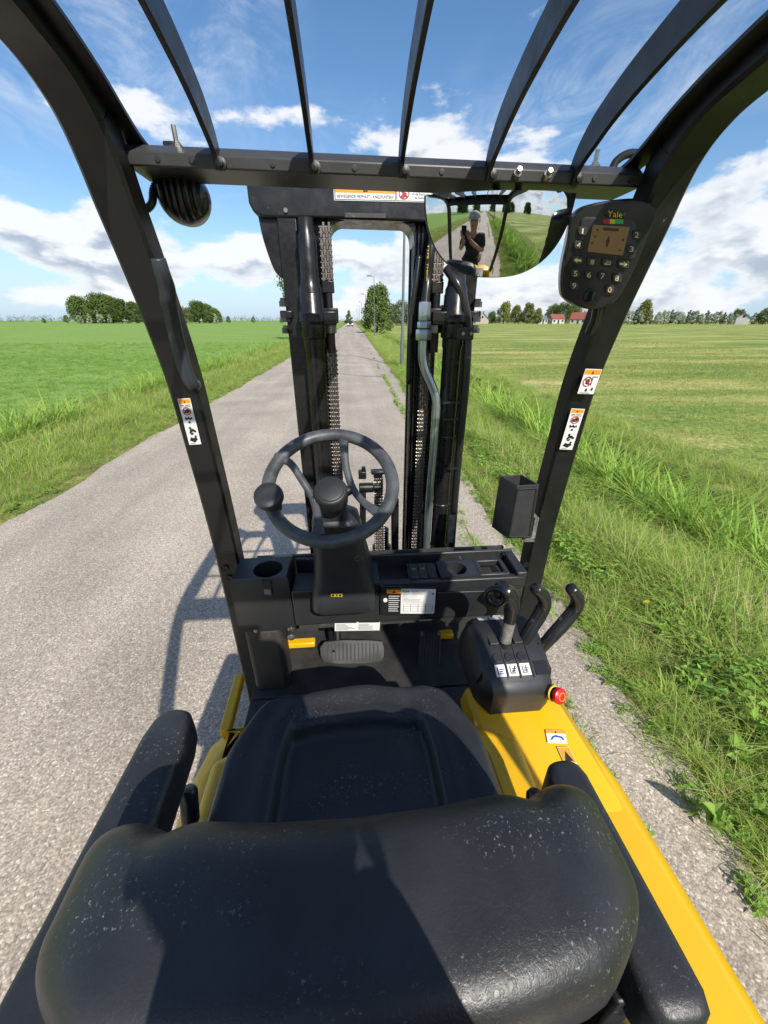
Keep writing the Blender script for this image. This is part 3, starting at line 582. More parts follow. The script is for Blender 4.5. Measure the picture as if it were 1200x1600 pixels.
# ---- work light under the crossbar
wl = at_y(284, 306, .965); ax = V((.12, -1, -.12)).normalized()
m = FMB(); m.lathe(wl, ax, [(.001, .030), (.022, .029), (.036, .022), (.044, .008), (.047, -.010), (.047, -.042), (.043, -.046)], 28); w_ = m.build('work_light', 'plastic_gloss')
FMB().lathe(wl, -ax, [(.043, .045), (.036, .050), (.001, .052)], 28).build('light_lens', 'clear_lens', w_)
a_ = ax.orthogonal().normalized(); 
m = FMB(); sx_ = V((1, 0, 0)); ux = sx_.cross(ax).normalized()
for k in range(6):
    off = -.030 + .012 * k; hh = math.sqrt(max(.044 ** 2 - off * off, 1e-5)); c = wl + sx_ * off
    m.loft([[c + ux * (hh * math.cos(t)) * .92 + ax * (.010 + .034 * max(0, math.sin(t)) * hh / .044) + sx_ * s_ for s_ in (-.0022, .0022)] + [c + ux * (hh * math.cos(t)) * .92 - ax * .01 + sx_ * s_ for s_ in (.0022, -.0022)] for t in [math.pi * q / 10 for q in range(11)]])
m.build('cooling_fin', 'plastic', w_)
m = FMB(); m.box(wl + V((0, .01, .056)), (.03, .035, .045)); m.build('light_bracket', 'frame_black', w_, bevel=.003)
corrugated('light_cable', [at_y(252, 276, .955), at_y(240, 296, .95), at_y(238, 316, .945), at_y(228, 327, .94), at_y(214, 324, .935)], .0075, w_)
# ---- grab handle on the left pillar
hp = [at_y(247, 404, .862), at_y(253, 425, .868), at_y(260, 448, .885), at_y(264, 475, .90), at_y(270, 505, .92), at_y(280, 545, .935), at_y(291, 582, .945), at_y(300, 600, .955), at_y(306, 601, .975)]
g = FMB().tube(hp, [.013, .014, .0155, .0155, .0155, .0155, .0155, .015, .013], 14, smooth=6).build('grab_handle', 'foam_grip', angle=180)
# ---- stickers
def sticker(name, fr, mats, draw, parent=None):
    m = FMB(); m.add([fr(0, 0, .0003), fr(1, 0, .0003), fr(1, 1, .0003), fr(0, 1, .0003)], [(0, 1, 2, 3)]); draw(m); return m.build(name, mats, parent, recalc=False, flat=True)
def circle(cu, cv, ru, rv, n=18): return [(cu + ru * math.cos(6.2832 * k / n), cv + rv * math.sin(6.2832 * k / n)) for k in range(n)]
def ring(m, fr, cu, cv, ru, rv, w=.75, n=20, h=.0013):
    a = [fr(u, v, h) for u, v in circle(cu, cv, ru, rv, n)]; b = [fr(u, v, h) for u, v in circle(cu, cv, ru * w, rv * w, n)]
    m.add(a + b, [(i, (i + 1) % n, n + (i + 1) % n, n + i) for i in range(n)])
def draw_pictos(fr):
    def f(m):
        m.m = 1; m.patch(fr, (.05, .90, .95, .985)); m.m = 2; m.fpoly(fr, [(.42, .915), (.58, .915), (.5, .97)])
        m.patch(fr, (.12, .855, .40, .87)); m.patch(fr, (.46, .855, .88, .87)); m.patch(fr, (.10, .825, .9, .835))
        m.m = 3; ring(m, fr, .5, .735, .33, .085, .78); m.m = 2; m.fpoly(fr, [(.25, .70), (.55, .69), (.78, .74), (.6, .79), (.35, .76)], .001)
        m.m = 3; m.fpoly(fr, [(.2, .775), (.26, .785), (.8, .695), (.74, .685)], .0015); m.m = 2
        m.fpoly(fr, [(.2, .58), (.3, .62), (.4, .585), (.5, .63), (.62, .585), (.78, .615), (.8, .57), (.6, .55), (.5, .57), (.3, .55)])
        m.fpoly(fr, circle(.5, .50, .10, .025, 8)); m.fpoly(fr, circle(.42, .375, .10, .03, 8)); m.fpoly(fr, [(.40, .35), (.62, .36), (.85, .31), (.82, .27), (.55, .30), (.35, .25), (.28, .28)]); m.fpoly(fr, [(.3, .24), (.5, .22), (.62, .26), (.5, .275)])
        m.fpoly(fr, [(.15, .10), (.55, .05), (.82, .12), (.72, .17), (.5, .15), (.3, .175)]); m.fpoly(fr, circle(.7, .185, .09, .026, 8)); m.patch(fr, (.12, .025, .5, .035))
    return f
PLN = V((0, -.995, -.10)).normalized()
STK = ['white_sticker', 'orange_sticker', 'ink', 'ink_red', 'ink_blue']
fr = frame_px((277, 623), (297, 622), (296, 695), V((-.39, .9715, 1.42)), PLN); sticker('safety_sticker', fr, STK, draw_pictos(fr))
fr = frame_px((893, 638), (914, 639), (874, 702), V((.575, .960, 1.42)), PLN); sticker('safety_sticker', fr, STK, draw_pictos(fr))
def draw_no_rider(m, fr=None):
    pass
fr = frame_px((915, 576), (941, 577), (902, 615), V((.575, .936, 1.54)), PLN)
def f(m):
    m.m = 1; m.patch(fr, (.03, .78, .97, .97)); m.m = 2; m.fpoly(fr, [(.42, .81), (.58, .81), (.5, .94)]); m.fpoly(fr, [(.25, .42), (.42, .40), (.5, .5), (.45, .62), (.3, .58)]); m.fpoly(fr, [(.6, .35), (.64, .35), (.64, .68), (.9, .68), (.9, .71), (.6, .71)])
    m.fpoly(fr, circle(.44, .16, .07, .07, 8)); m.fpoly(fr, circle(.78, .2, .06, .07, 8)); m.m = 3; ring(m, fr, .36, .50, .27, .2, .82); m.fpoly(fr, [(.16, .60), (.2, .66), (.56, .40), (.52, .34)], .0015); m.m = 2; m.patch(fr, (.1, .03, .7, .05))
sticker('no_passenger_sticker', fr, STK, f)
# ---- dash pouch on the right pillar
m = FMB(); o_ = [at_y(px, py, .905) for px, py in ((808, 759), (841, 757), (828, 841), (793, 841))]; bk = V((-.028, .055, .008))
b_ = [p + bk for p in o_]; bl = [p + (bk * .5) + V((-.014, 0, -.0)) for p in (o_[0], o_[3])]
def wall(m, q, t):
    n = (q[1] - q[0]).cross(q[3] - q[0]).normalized() * t; m.hexa(q, [p + n for p in q])
wall(m, o_, .004); wall(m, [b_[1], b_[0], b_[3], b_[2]], .004)
midl = (o_[0] + o_[3] + b_[0] + b_[3]) / 4 + V((-.016, 0, -.012))
m.add([o_[0], b_[0], b_[3], o_[3], midl], [(0, 1, 4), (1, 2, 4), (2, 3, 4), (3, 0, 4)]); wall(m, [o_[1], b_[1], b_[2], o_[2]], -.004)
m.add([o_[3], o_[2], b_[2], b_[3]], [(0, 1, 2, 3)]); po = m.build('document_pouch', 'pouch', bevel=.0015)
m = FMB()
for a, b in ((o_[0], o_[1]), (o_[1], o_[2]), (o_[2], o_[3]), (o_[3], o_[0])):
    c = (o_[0] + o_[2]) / 2; m.tube([a + (c - a) * .10 + V((0, -.005, 0)), b + (c - b) * .10 + V((0, -.005, 0))], .0012, 6)
m.build('pouch_seam', 'pouch', po)
m = FMB(); q_ = at_y(824, 842, .925); m.box(q_, (.03, .03, .003)); m.box(q_ + V((.02, .02, .03)), (.012, .03, .07)); m.build('pouch_bracket', 'tape', po, bevel=.001)
# small embossed fixings low on the pillars
for px, py in ((352, 888), (358, 903), (822, 882), (819, 894)): p = at_y(px, py, 1.0005); FMB().lathe((p.x, 1.0015, p.z), (0, -1, 0), [(.010, 0), (.010, .003), (.007, .003), (.007, .0015), (.0005, .0015)], 14).build('pillar_fixing', 'frame_black')
# ---- wide angle mirror
def mirror():
    c = at_y(786, 298, .885); p0 = at_y(733, 338, .885); n0 = (CAMP + V((-.04, -.25, .03)) - p0).normalized()         # the sphere faces the driver's place
    Rm = .34; oc = p0 - n0 * Rm                                                     # sphere centre
    pl_n = V((.10, -1, -.05)).normalized(); ux = V((1, 0, 0)) - pl_n * pl_n.x; ux.normalize(); vz = pl_n.cross(ux) * -1
    if vz.z < 0: vz = -vz
    tl, tr, bt = at_pl(675, 297, c, pl_n), at_pl(900, 302, c, pl_n), at_pl(782, 432, c, pl_n)
    cx = (tl + tr) / 2; hw = (tr - tl).length / 2; hh = (cx - bt).length; ux = (tr - tl).normalized(); vz = -(bt - cx - ux * (bt - cx).dot(ux)).normalized()
    m = FMB(); NR, NA = 22, 48; grid = []; back = []
    ctr = cx - vz * hh * .40
    outl = []
    for k in range(NA + 1):                                                          # D outline, anticlockwise from the right end
        t = math.pi * k / NA; outl.append(cx + ux * (hw * math.copysign(abs(math.cos(t)) ** .8, math.cos(t))) - vz * (hh * math.sin(t) ** .92))
    for k in range(1, 16): outl.append(tl + (tr - tl) * k / 16)
    nO = len(outl); n0p = pl_n
    def sph(p):                                                                      # drop a point along the plate normal on to the sphere
        w = p - oc; b = w.dot(n0p); cc = w.length_squared - Rm * Rm; dsc = b * b - cc
        return p + n0p * (-b + math.sqrt(max(dsc, 1e-6)))
    rings = [[sph(ctr + (q - ctr) * (r_ / NR)) for q in outl] for r_ in range(1, NR + 1)]
    vs = [sph(ctr)] + [p for r_ in rings for p in r_]; fs = [(0, 1 + i, 1 + (i + 1) % nO) for i in range(nO)]
    for k in range(NR - 1): fs += [(1 + k * nO + i, 1 + (k + 1) * nO + i, 1 + (k + 1) * nO + (i + 1) % nO, 1 + k * nO + (i + 1) % nO) for i in range(nO)]
    m.add(vs, fs); mo = m.build('convex_mirror', 'mirror_glass', angle=180)
    m = FMB(); rim = rings[-1]; m.loft([[p for p in rim], [p - pl_n * .006 + (p - ctr).normalized() * .0012 for p in rim], [p - pl_n * .012 for p in rim], [ctr + (p - ctr) * .8 - pl_n * .03 for p in rim]], cap=True)
    # keep the shell behind the glass
    m.build('mirror_shell', 'plastic', mo)
    m = FMB(); m.tube([cx - pl_n * .03 + V((.03, 0, -.02)), cx + V((.04, .04, .02)), V((cx.x + .05, .90, 1.915))], .007, 10); m.build('mirror_arm', 'frame_black', mo); m = FMB(); m.tube([cx - pl_n * .03 + V((-.02, 0, -.02)), cx + V((0, .04, .02)), V((cx.x, .90, 1.915))], .007, 10); m.build('mirror_arm', 'frame_black', mo)
mirror()
# ---- access keypad on the right pillar
def keypad():
    o = at_y(950, 395, .845); n = V((-.30, -.93, -.16)).normalized()
    raw = [(893, 347), (898, 333), (915, 321), (950, 313), (992, 309), (1016, 314), (1028, 327), (1023, 347), (1010, 380), (993, 420), (972, 460), (955, 478), (933, 485), (907, 482), (884, 471), (877, 456), (878, 420), (886, 380)]
    P = [at_pl(a, b, o, n) for a, b in raw]; P = spline(P + [P[0]], 4)[:-1]; c = sum(P, V((0, 0, 0))) / len(P)
    def sc(k, d): return [c + (p - c) * k - n * d for p in P]
    m = FMB(); m.loft([sc(.97, .052), sc(1.0, .045), sc(1.0, .014), sc(.985, .005), sc(.95, .0), sc(.90, -.0005)], cap=True); kp = m.build('access_keypad', 'plastic_gloss', angle=50)
    def F(px, py, h=0): return at_pl(px, py, o, n) + n * h
    # raised face panel line
    def pill(m, px, py, w, h, d, tilt=.10, r=4):
        pts = rrect(w, h, r); return m.loft([[F(px + a * s_, py - b * s_ + a * s_ * tilt, hh) for a, b in pts] for s_, hh in ((1.0, -.002), (1.0, d * .6), (.86, d))])
    m = FMB(); m.loft([[F(950 + a * s_, 372 + a * s_ * .06 - b * s_, h) for a, b in rrect(86, 62, 8)] for s_, h in ((1.0, -.001), (.99, .003), (.95, .0035))]); m.build('display_bezel', 'plastic', kp)
    dq = [(926, 351), (983, 355), (972, 399), (917, 393)]
    m = FMB(); m.hexa([F(a, b, .003) for a, b in dq][::-1], [F(a, b, .0046) for a, b in dq][::-1]); m.build('display_screen', 'display_glass', kp)
    fr = frame(F(926, 351, .0049), F(983, 355, .0049), F(917, 393, .0049)); m = FMB()
    m.patch(fr, (.3, .82, .72, .93), 0); m.fpoly(fr, [(.45, .45), (.5, .66), (.56, .45), (.52, .2), (.47, .3)], 0)
    for u, v in ((.06, .3), (.1, .55), (.12, .78), (.86, .12), (.88, .5)): m.patch(fr, (u, v, u + .06, v + .07), 0)
    m.build('display_symbols', 'display_ink', kp, flat=True, recalc=False)
    for k, (c_, a0, a1) in enumerate((('ink_red', 942, 952), ('ink_yellow', 952, 960), ('ink_green', 960, 973))):
        m = FMB(); m.add([F(a0, 342.5, .0042), F(a1, 343, .0042), F(a1 + .0, 350, .0042), F(a0, 349.5, .0042)], [(0, 1, 2, 3)]); m.build('status_strip', c_, kp, flat=True)
    m = FMB(); pill(m, 960, 334, 33, 11, .004, .08); m.build('badge', 'plastic_gloss', kp)
    fr = frame(F(949, 329, .0040), F(972, 331, .0040), F(948, 338.5, .0040)); FMB().text('Yale', fr, (0, 0, 1, 1)).build('badge_lettering', 'ink_yellow', kp, flat=True, recalc=False)
    keys = [('1', 910, 361), ('4', 904, 383), ('2', 994, 367), ('3', 986, 389), ('<', 902, 406), ('#', 925, 409), ('e', 948, 410), ('>', 973, 412), ('5', 899, 427), ('6', 920, 429), ('7', 941, 431), ('8', 963, 434), ('9', 897, 446), ('0', 952, 452)]
    leg = FMB()
    for t, px, py in keys:
        m = FMB(); w = 18 if t in '<>#e' else 15; pill(m, px, py, w, 14, .0055, .09, 4); m.build('key_button', 'rubber', kp)
        fr = frame(F(px - 3, py - 4.5, .0056), F(px + 3, py - 3.9, .0056), F(px - 4, py + 4, .0056)); frw = frame(F(px - 6, py - 4.5, .0056), F(px + 6, py - 3.4, .0056), F(px - 6.5, py + 4, .0056))
        if t in '<>':
            q = [(0, .5), (.45, 1), (.45, .7), (1, .7), (1, .3), (.45, .3), (.45, 0)]; leg.fpoly(frw, [(u if t == '<' else 1 - u, v) for u, v in q])
        elif t == 'e': leg.fpoly(frw, [(.1, .25), (.35, .5), (.35, .33), (.8, .33), (.8, .9), (.9, .9), (.9, .18), (.35, .18), (.35, 0)]); leg.text('*', frw, (.35, .45, .65, .95))
        else: leg.text(t, fr, (.3, 0, .7, 1) if t == '1' else (0, 0, 1, 1))
    leg.build('key_legend', 'key_ink', kp, flat=True, recalc=False)
    ko = F(921, 462); m = FMB(); m.lathe(ko, n, [(.012, -.001), (.012, .004), (.010, .006), (.004, .006), (.004, .002), (.0005, .002)], 20); m.box(ko + n * .014, (.004, .018, .020), Matrix.Identity(3)); m.build('ignition_key', 'plastic_gloss', kp, bevel=.001)
    m = FMB(); p = at_y(985, 385, .90); m.box(p, (.04, .04, .07)); m.build('keypad_mount', 'frame_black', kp, bevel=.003)
keypad()
m = FMB(); a = at_y(935, 478, .90); b = at_y(922, 520, .93); m.tube([a, (a + b) / 2 + V((.004, 0, 0)), b], .011, 10); m.build('keypad_cable', 'hose')
# ================================================================ mast
MY = 1.30
def chan(x0, x1, y0, y1, z0, z1, open_right):
    m = FMB(); t = .014
    xs = (x0, x0 + t) if open_right else (x1 - t, x1)
    pf = [(xs[0], y0), (x1 if open_right else x0, y0), (x1 if open_right else x0, y0 + t), (xs[1] if open_right else xs[0], y0 + t)]
    if open_right: pf = [(x0, y0), (x1, y0), (x1, y0 + t), (x0 + t, y0 + t), (x0 + t, y1 - t), (x1, y1 - t), (x1, y1), (x0, y1)]
    else: pf = [(x1, y0), (x0, y0), (x0, y0 + t), (x1 - t, y0 + t), (x1 - t, y1 - t), (x0, y1 - t), (x0, y1), (x1, y1)]
    m.loft([[V((x, y, z)) for x, y in pf] for z in (z0, z1)]); return m
chan(-.182, -.130, 1.29, 1.41, .10, 1.94, True).build('mast_outer_channel', 'mast_black', bevel=.003)
chan(.322, .382, 1.29, 1.41, .10, 1.93, False).build('mast_outer_channel', 'mast_black', bevel=.003)
chan(-.128, -.048, 1.325, 1.40, .10, 1.94, True).build('mast_inner_channel', 'mast_black', bevel=.003)
chan(.192, .275, 1.325, 1.40, .10, 1.93, False).build('mast_inner_channel', 'mast_black', bevel=.003)
m = FMB()
for x in (.196, .207, .218): m.box((x, 1.318, 1.02), (.005, .014, 1.82))
m.build('mast_guide_rib', 'mast_black', bevel=.001)
for x, r in ((-.104, .030), (.314, .029)):
    m = FMB(); m.lathe((x, 1.262, .1), (0, 0, 1), [(r + .005, 0), (r + .005, .25), (r, .26), (r, 1.50), (r + .003, 1.51), (r + .003, 1.66), (r - .002, 1.67), (r * .86, 1.69), (r * .86, 1.78), (r * .70, 1.79), (r * .70, 1.82)], 24); c_ = m.build('lift_cylinder', 'mast_black')
    m = FMB(); m.lathe((x, 1.262, 1.63), (0, 0, 1), [(.034, 0), (.038, .006), (.038, .04), (.042, .045), (.042, .065), (.035, .075), (.034, .115), (.031, .12)], 24); m.box((x + (.034 if x < 0 else -.034), 1.264, 1.685), (.07, .05, .035)); m.build('cylinder_clamp', 'mast_black', c_, bevel=.002)
    for zz in (1.33, 1.08, .90): FMB().torus((x, 1.262, zz), (0, 0, 1), r + .001, .003, 24, 6).build('tie_band', 'hose', c_)
# side bolts of the mast
for x, s_ in ((-.184, -1), (.384, 1)):
    m = FMB()
    for z in (1.715, 1.675, 1.645): m.lathe((x, 1.278, z), (0, 0, 1), [(.015, 0), (.015, .014), (.011, .015), (.011, .022), (.0005, .022)], 6)
    m.build('mast_side_bolt', 'dark_steel')
    FMB().box((x + .004 * -s_, 1.285, 1.695), (.035, .03, .02)).build('mast_bracket', 'mast_black', bevel=.003)
# crosshead at the mast top
m = FMB(); x0, x1 = -.25, .44
pf = [(x0 + .02, 2.04), (x0, 2.025), (x0, 1.955), (x0 + .010, 1.935), (x0 + .03, 1.925), (-.058, 1.925), (-.052, 1.925), (.18, 1.922), (x1 - .03, 1.915), (x1 - .01, 1.925), (x1, 1.945), (x1, 2.02), (x1 - .02, 2.035)]
m.loft([[V((x, 1.285, z)) for x, z in pf], [V((x, 1.42, z)) for x, z in pf]]); ch = m.build('mast_crosshead', 'mast_black', bevel=.006, seg=3)
m = FMB(); q = spline([V((-.048, 1.30, 1.86)), V((-.044, 1.30, 1.895)), V((-.028, 1.30, 1.916)), V((-.002, 1.30, 1.924))], 5); m.prism([V((-.048, 1.30, 1.926))] + q, (0, .10, 0)); m.build('crosshead_gusset', 'mast_black', ch); m = FMB(); q = spline([V((.193, 1.30, 1.87)), V((.188, 1.30, 1.90)), V((.173, 1.30, 1.916)), V((.153, 1.30, 1.923))], 5); m.prism([V((.193, 1.30, 1.926))] + q[::1], (0, .10, 0)); m.build('crosshead_gusset', 'mast_black', ch)
for s_, xx in ((1, -.232), (-1, .424)):
    m = FMB(); q = spline([V((xx, 1.30, 1.93)), V((xx + .006 * s_, 1.30, 1.88)), V((xx + .022 * s_, 1.30, 1.82)), V((xx + .036 * s_, 1.30, 1.795)), V((xx + .050 * s_, 1.30, 1.80)), V((xx + .052 * s_, 1.30, 1.93))], 4); m.prism(q, (0, .09, 0)); m.build('roller_bracket', 'mast_black', ch, bevel=.003)
fr = frame_px((521, 287), (673, 290), (522, 312), V((0, 1.2835, 1.95)), NF)
fr = frame_px((521, 287), (676, 291), (522, 313), V((0, 1.2835, 1.95)), NF)
def f(m):
    m.m = 2; m.patch(fr, (.007, .04, .627, .96), .0005); m.patch(fr, (.633, .04, .993, .96), .0005); m.m = 0; m.patch(fr, (.015, .08, .62, .92), .0006); m.patch(fr, (.64, .08, .988, .92), .0006); m.m = 1; m.patch(fr, (.015, .48, .62, .92), .0008); m.m = 2; m.fpoly(fr, [(.29, .54), (.345, .54), (.317, .86)]); m.m = 1; m.fpoly(fr, [(.314, .6), (.321, .6), (.3185, .74)], .0014)
    m.m = 2; m.text('BEWEGENDE HEFMAST - KNELPUNTEN!', fr, (.035, .17, .60, .36)); m.text('Houd de handen', fr, (.79, .66, .975, .82)); m.text('uit de buurt van', fr, (.79, .42, .975, .58)); m.text('de hefmast!', fr, (.82, .19, .95, .34))
    m.m = 3; ring(m, fr, .71, .5, .055, .36, .82); m.fpoly(fr, [(.67, .3), (.70, .22), (.74, .35), (.735, .55), (.70, .62), (.69, .45)]); m.fpoly(fr, [(.705, .6), (.745, .66), (.742, .8), (.715, .82), (.7, .74)]); m.fpoly(fr, [(.665, .72), (.675, .8), (.755, .3), (.745, .22)], .0015)
sticker('crush_warning_sticker', fr, STK, f, ch)
FMB().box((.055, 1.2835, 1.9325), (.11, .004, .010)).build('serial_plate', 'plastic_dusty', ch)
m = FMB()
for x in (-.155, ): FMB().lathe((x, 1.284, 1.94), (0, -1, 0), [(.006, 0), (.006, .004), (.0005, .004)], 6).build('crosshead_bolt', 'steel', ch)
# leaf chains: core + links
def link_mesh(w, p, t=.0095):
    mb = MB()
    for k in range(4): 
        x = -w / 2 + w * (k + .5) / 4; dz = p * .5 * (k % 2); mb.box((x, 0, dz), (w / 4 * .72, t, p * .82))
    mb.tube([V((-w / 2 - .002, 0, 0)), V((w / 2 + .002, 0, 0))], t * .34, 6); mb.tube([V((-w / 2 - .002, 0, p / 2)), V((w / 2 + .002, 0, p / 2))], t * .30, 6)
    return mb.mesh('chain_link', 'chain_steel')
_lm = {}
def chain(p0, p1, w=.030, pitch=.026, mat='mast_black', name='lift_chain'):
    p0, p1 = V(p0), V(p1); d = p1 - p0; n = int(d.length / pitch); core = FMB(); core.box((p0 + p1) / 2 + V((0, .004, 0)), (w * 1.04, .005, d.length)); c = core.build(name, 'ink')
    me = _lm.setdefault((w, pitch), link_mesh(w, pitch)); t = d.normalized(); xx = (V((1, 0, 0)) - t * t.x).normalized(); yy = t.cross(xx); rot = Matrix((xx, yy, t)).transposed().to_euler()
    for k in range(n):
        o = bpy.data.objects.new('chain_link', me); COL.objects.link(o); o.parent = c; o.location = p0 + d * ((k + .35) / n) - V((.09, .3, 0)); o.rotation_euler = rot
    return c
chain((-.058, 1.285, .80), (-.055, 1.285, 1.60)); chain((-.055, 1.285, 1.775), (-.055, 1.285, 1.91))
chain((.232, 1.29, .80), (.238, 1.29, 1.58)); chain((.262, 1.285, 1.775), (.262, 1.285, 1.91))
def anchor(x, y=1.285):
    m = FMB(); m.box((x, y, 1.765), (.034, .02, .03)); m.lathe((x, y, 1.62), (0, 0, 1), [(.011, .0), (.011, .13)], 12); a = m.build('chain_anchor', 'mast_black', bevel=.002)
    m = FMB(); m.lathe((x, y, 1.645), (0, 0, 1), [(.018, 0), (.0185, .004), (.0185, .022), (.018, .026)], 6); m.build('anchor_nut', 'steel', a)
    m = FMB(); m.lathe((x, y, 1.590), (0, 0, 1), [(.012, 0), (.0125, .004), (.0125, .06), (.010, .062)], 14); m.build('anchor_stud', 'rust', a)
    m = FMB(); m.box((x - (.03 if x > 0 else -.0) * 0, y + .005, 1.692), (.05, .04, .04)); m.build('anchor_block', 'mast_black', a, bevel=.003)
anchor(-.055); anchor(.262)
# hydraulic pipe and hoses on the right
pp = [at_y(a_, b_, 1.24) for a_, b_ in ((661, 530), (660, 556), (664, 577), (674, 600), (681, 622), (681, 650), (676, 720), (670, 790), (665, 880), (661, 960))]
hpipe = FMB().tube(pp, .0135, 16, smooth=6).build('hydraulic_pipe', 'zinc', angle=180)
ft = at_y(662, 521, 1.24); m = FMB(); m.lathe(ft + V((0, 0, -.018)), (0, 0, 1), [(.022, 0), (.0235, .003), (.0235, .026), (.022, .029)], 6); m.lathe(ft + V((0, 0, .014)), (0, 0, 1), [(.0195, 0), (.020, .002), (.020, .016), (.0185, .018)], 6); m.lathe(ft + V((0, 0, .034)), (0, 0, 1), [(.0165, 0), (.017, .003), (.017, .045), (.0155, .048)], 6); m.build('pipe_fitting', 'zinc', hpipe)
hs = FMB().tube([ft + V((0, 0, .07)), at_y(668, 440, 1.272), at_y(672, 400, 1.272), at_y(676, 370, 1.28), at_y(678, 345, 1.30)], .0125, 14, smooth=6).build('hydraulic_hose', 'hose', angle=180)
fr = frame(at_y(667, 380, 1.258), at_y(672, 380, 1.258), at_y(663, 478, 1.258)); m = FMB()
frr = lambda u, v, h=0: fr(.2 + .6 * v, 1 - u, 0)
m.text('TYPE  THICK COVER', frr, (.02, .1, .95, .9)); m.build('hose_lettering', 'ink_yellow', hs, flat=True, recalc=False)
FMB().tube([at_y(655, 400, 1.30), at_y(650, 440, 1.29), at_y(644, 480, 1.285), at_y(640, 530, 1.285), at_y(638, 600, 1.285)], .008, 10, smooth=6).build('hydraulic_hose', 'hose', angle=180)
bh = FMB().tube([at_y(698, 420, 1.27), at_y(712, 440, 1.24), at_y(722, 462, 1.235), at_y(729, 490, 1.235), at_y(731, 520, 1.24), at_y(730, 560, 1.235), at_y(726, 620, 1.235), at_y(718, 700, 1.235), at_y(711, 780, 1.235), at_y(704, 880, 1.235)], .0125, 14, smooth=7).build('hydraulic_hose', 'hose', angle=180)
p = at_y(726, 521, 1.228); m = FMB().box(p, (.052, .02, .036)); m.build('hose_clamp', 'plastic', bh, bevel=.004)
m = FMB()
for dx in (-.008, .016): m.lathe(p + V((dx, -.011, 0)), (0, -1, 0), [(.005, 0), (.005, .003), (.0005, .003)], 8)
m.build('clamp_screw', 'steel', bh)
fr = frame(at_y(703, 804, 1.221), at_y(712, 804, 1.221), at_y(699, 848, 1.221)); FMB().add([fr(0, 0), fr(1, 0), fr(1, 1), fr(0, 1)], [(0, 1, 2, 3)]).build('hose_tag', 'tape', bh, flat=True)
for py in (629, 655, 732): p = at_y(704, py, 1.222); FMB().box(p, (.05, .004, .007)).build('cable_tie', 'hose', bh)
for px, py, zz in ((690, 480, 1.27), (698, 480, 1.27), (697, 515, 1.27)): 
    FMB().lathe(at_y(px, py, 1.29), (0, -1, 0), [(.006, 0), (.006, .012), (.0005, .012)], 8).build('mast_pin', 'steel')
# centre free lift: cylinder, sheave block and chain
m = FMB(); m.lathe((.105, 1.40, .1), (0, 0, 1), [(.04, 0), (.04, .72), (.03, .73), (.03, .80)], 20); m.build('free_lift_cylinder', 'mast_black')
cpx = lambda px, py, y=1.22: at_y(px, py, y)
m = FMB(); m.box(cpx(612, 765), (.026, .05, .085)); m.box(cpx(590, 737), (.045, .03, .012)); m.box(cpx(566, 741), (.026, .03, .026)); m.box(cpx(568, 733), (.014, .02, .016)); m.lathe(cpx(570, 762), (1, 0, 0), [(.017, -.02), (.017, .03), (.010, .03), (.010, .06)], 16); sv = m.build('sheave_block', 'mast_black', bevel=.003)
m = FMB(); m.tube([cpx(617, 780), cpx(617, 900)], .014, 12); m.tube([cpx(567, 770), cpx(567, 880)], .011, 12); m.build('sheave_post', 'mast_black', sv)
chain(cpx(592, 795, 1.235), cpx(591, 742, 1.235), w=.030, pitch=.019, name='sheave_chain'); chain(cpx(594, 885, 1.20), cpx(593, 812, 1.20), w=.030, pitch=.019, name='sheave_chain')
# carriage and forks
m = FMB(); m.box((.1, 1.47, .16), (.82, .04, .09)); m.box((.1, 1.47, .44), (.82, .04, .09)); m.box((-.05, 1.47, .3), (.05, .035, .2)); m.box((.25, 1.47, .3), (.05, .035, .2)); m.build('fork_carriage', 'mast_black', bevel=.004)
for x in (-.14, .335):
    m = FMB(); pf = [(1.50, .52), (1.535, .52), (1.54, .075), (2.44, .05), (2.44, .038), (1.53, .032), (1.50, .06)]; m.loft([[V((x + s_ * .05, y, z)) for y, z in pf] for s_ in (-1, 1)]); m.build('fork', 'rust', bevel=.003)
# ================================================================ steering
WN = V((-.02, -.60, .80)).normalized(); WC = at_y(517, 757, .80)
def wp(px, py, h=0): return at_pl(px, py, WC, WN) + WN * h
sw = FMB().torus(WC, WN, .1375, .0148, 80, 16, .92).build('steering_wheel', 'grip', angle=180)
def spoke(pts, r=.0085):
    sp = spline([wp(a, b, h) for a, b, h in pts], 8); mm = FMB(); n = len(sp); rings = []
    for i, p in enumerate(sp):
        t = (sp[min(i + 1, n - 1)] - sp[max(i - 1, 0)]).normalized(); sd = t.cross(WN).normalized(); k = abs(i / (n - 1) - .5) * 2; w = r * (1 + .9 * k ** 4)
        rings.append([p + sd * (w * math.cos(6.2832 * j / 12)) + WN * (r * .75 * math.sin(6.2832 * j / 12)) for j in range(12)])
    mm.loft(rings); mm.build('spoke', 'grip', sw, angle=180)
spoke([(428, 716, 0), (452, 722, -.002), (470, 745, -.012), (487, 772, -.022), (495, 805, -.012), (497, 836, 0)])
spoke([(537, 681, 0), (538, 702, -.004), (541, 728, -.014), (552, 758, -.022), (572, 784, -.012), (594, 802, 0)])
m = FMB(); hb = wp(516, 765, -.03)
m.lathe(hb, WN, [(.032, -.03), (.036, -.025), (.038, .0), (.038, .022), (.0355, .028), (.032, .030), (.030, .030), (.029, .032), (.024, .0335), (.001, .034)], 40); m.build('wheel_hub', 'plastic', sw)
for s_, (px, py) in ((-1, (487, 775)), (1, (549, 757))): a = wp(px, py, -.022); FMB().tube([a, a + (hb - a) * .6], [.010, .016], 12).build('hub_arm', 'plastic', sw)
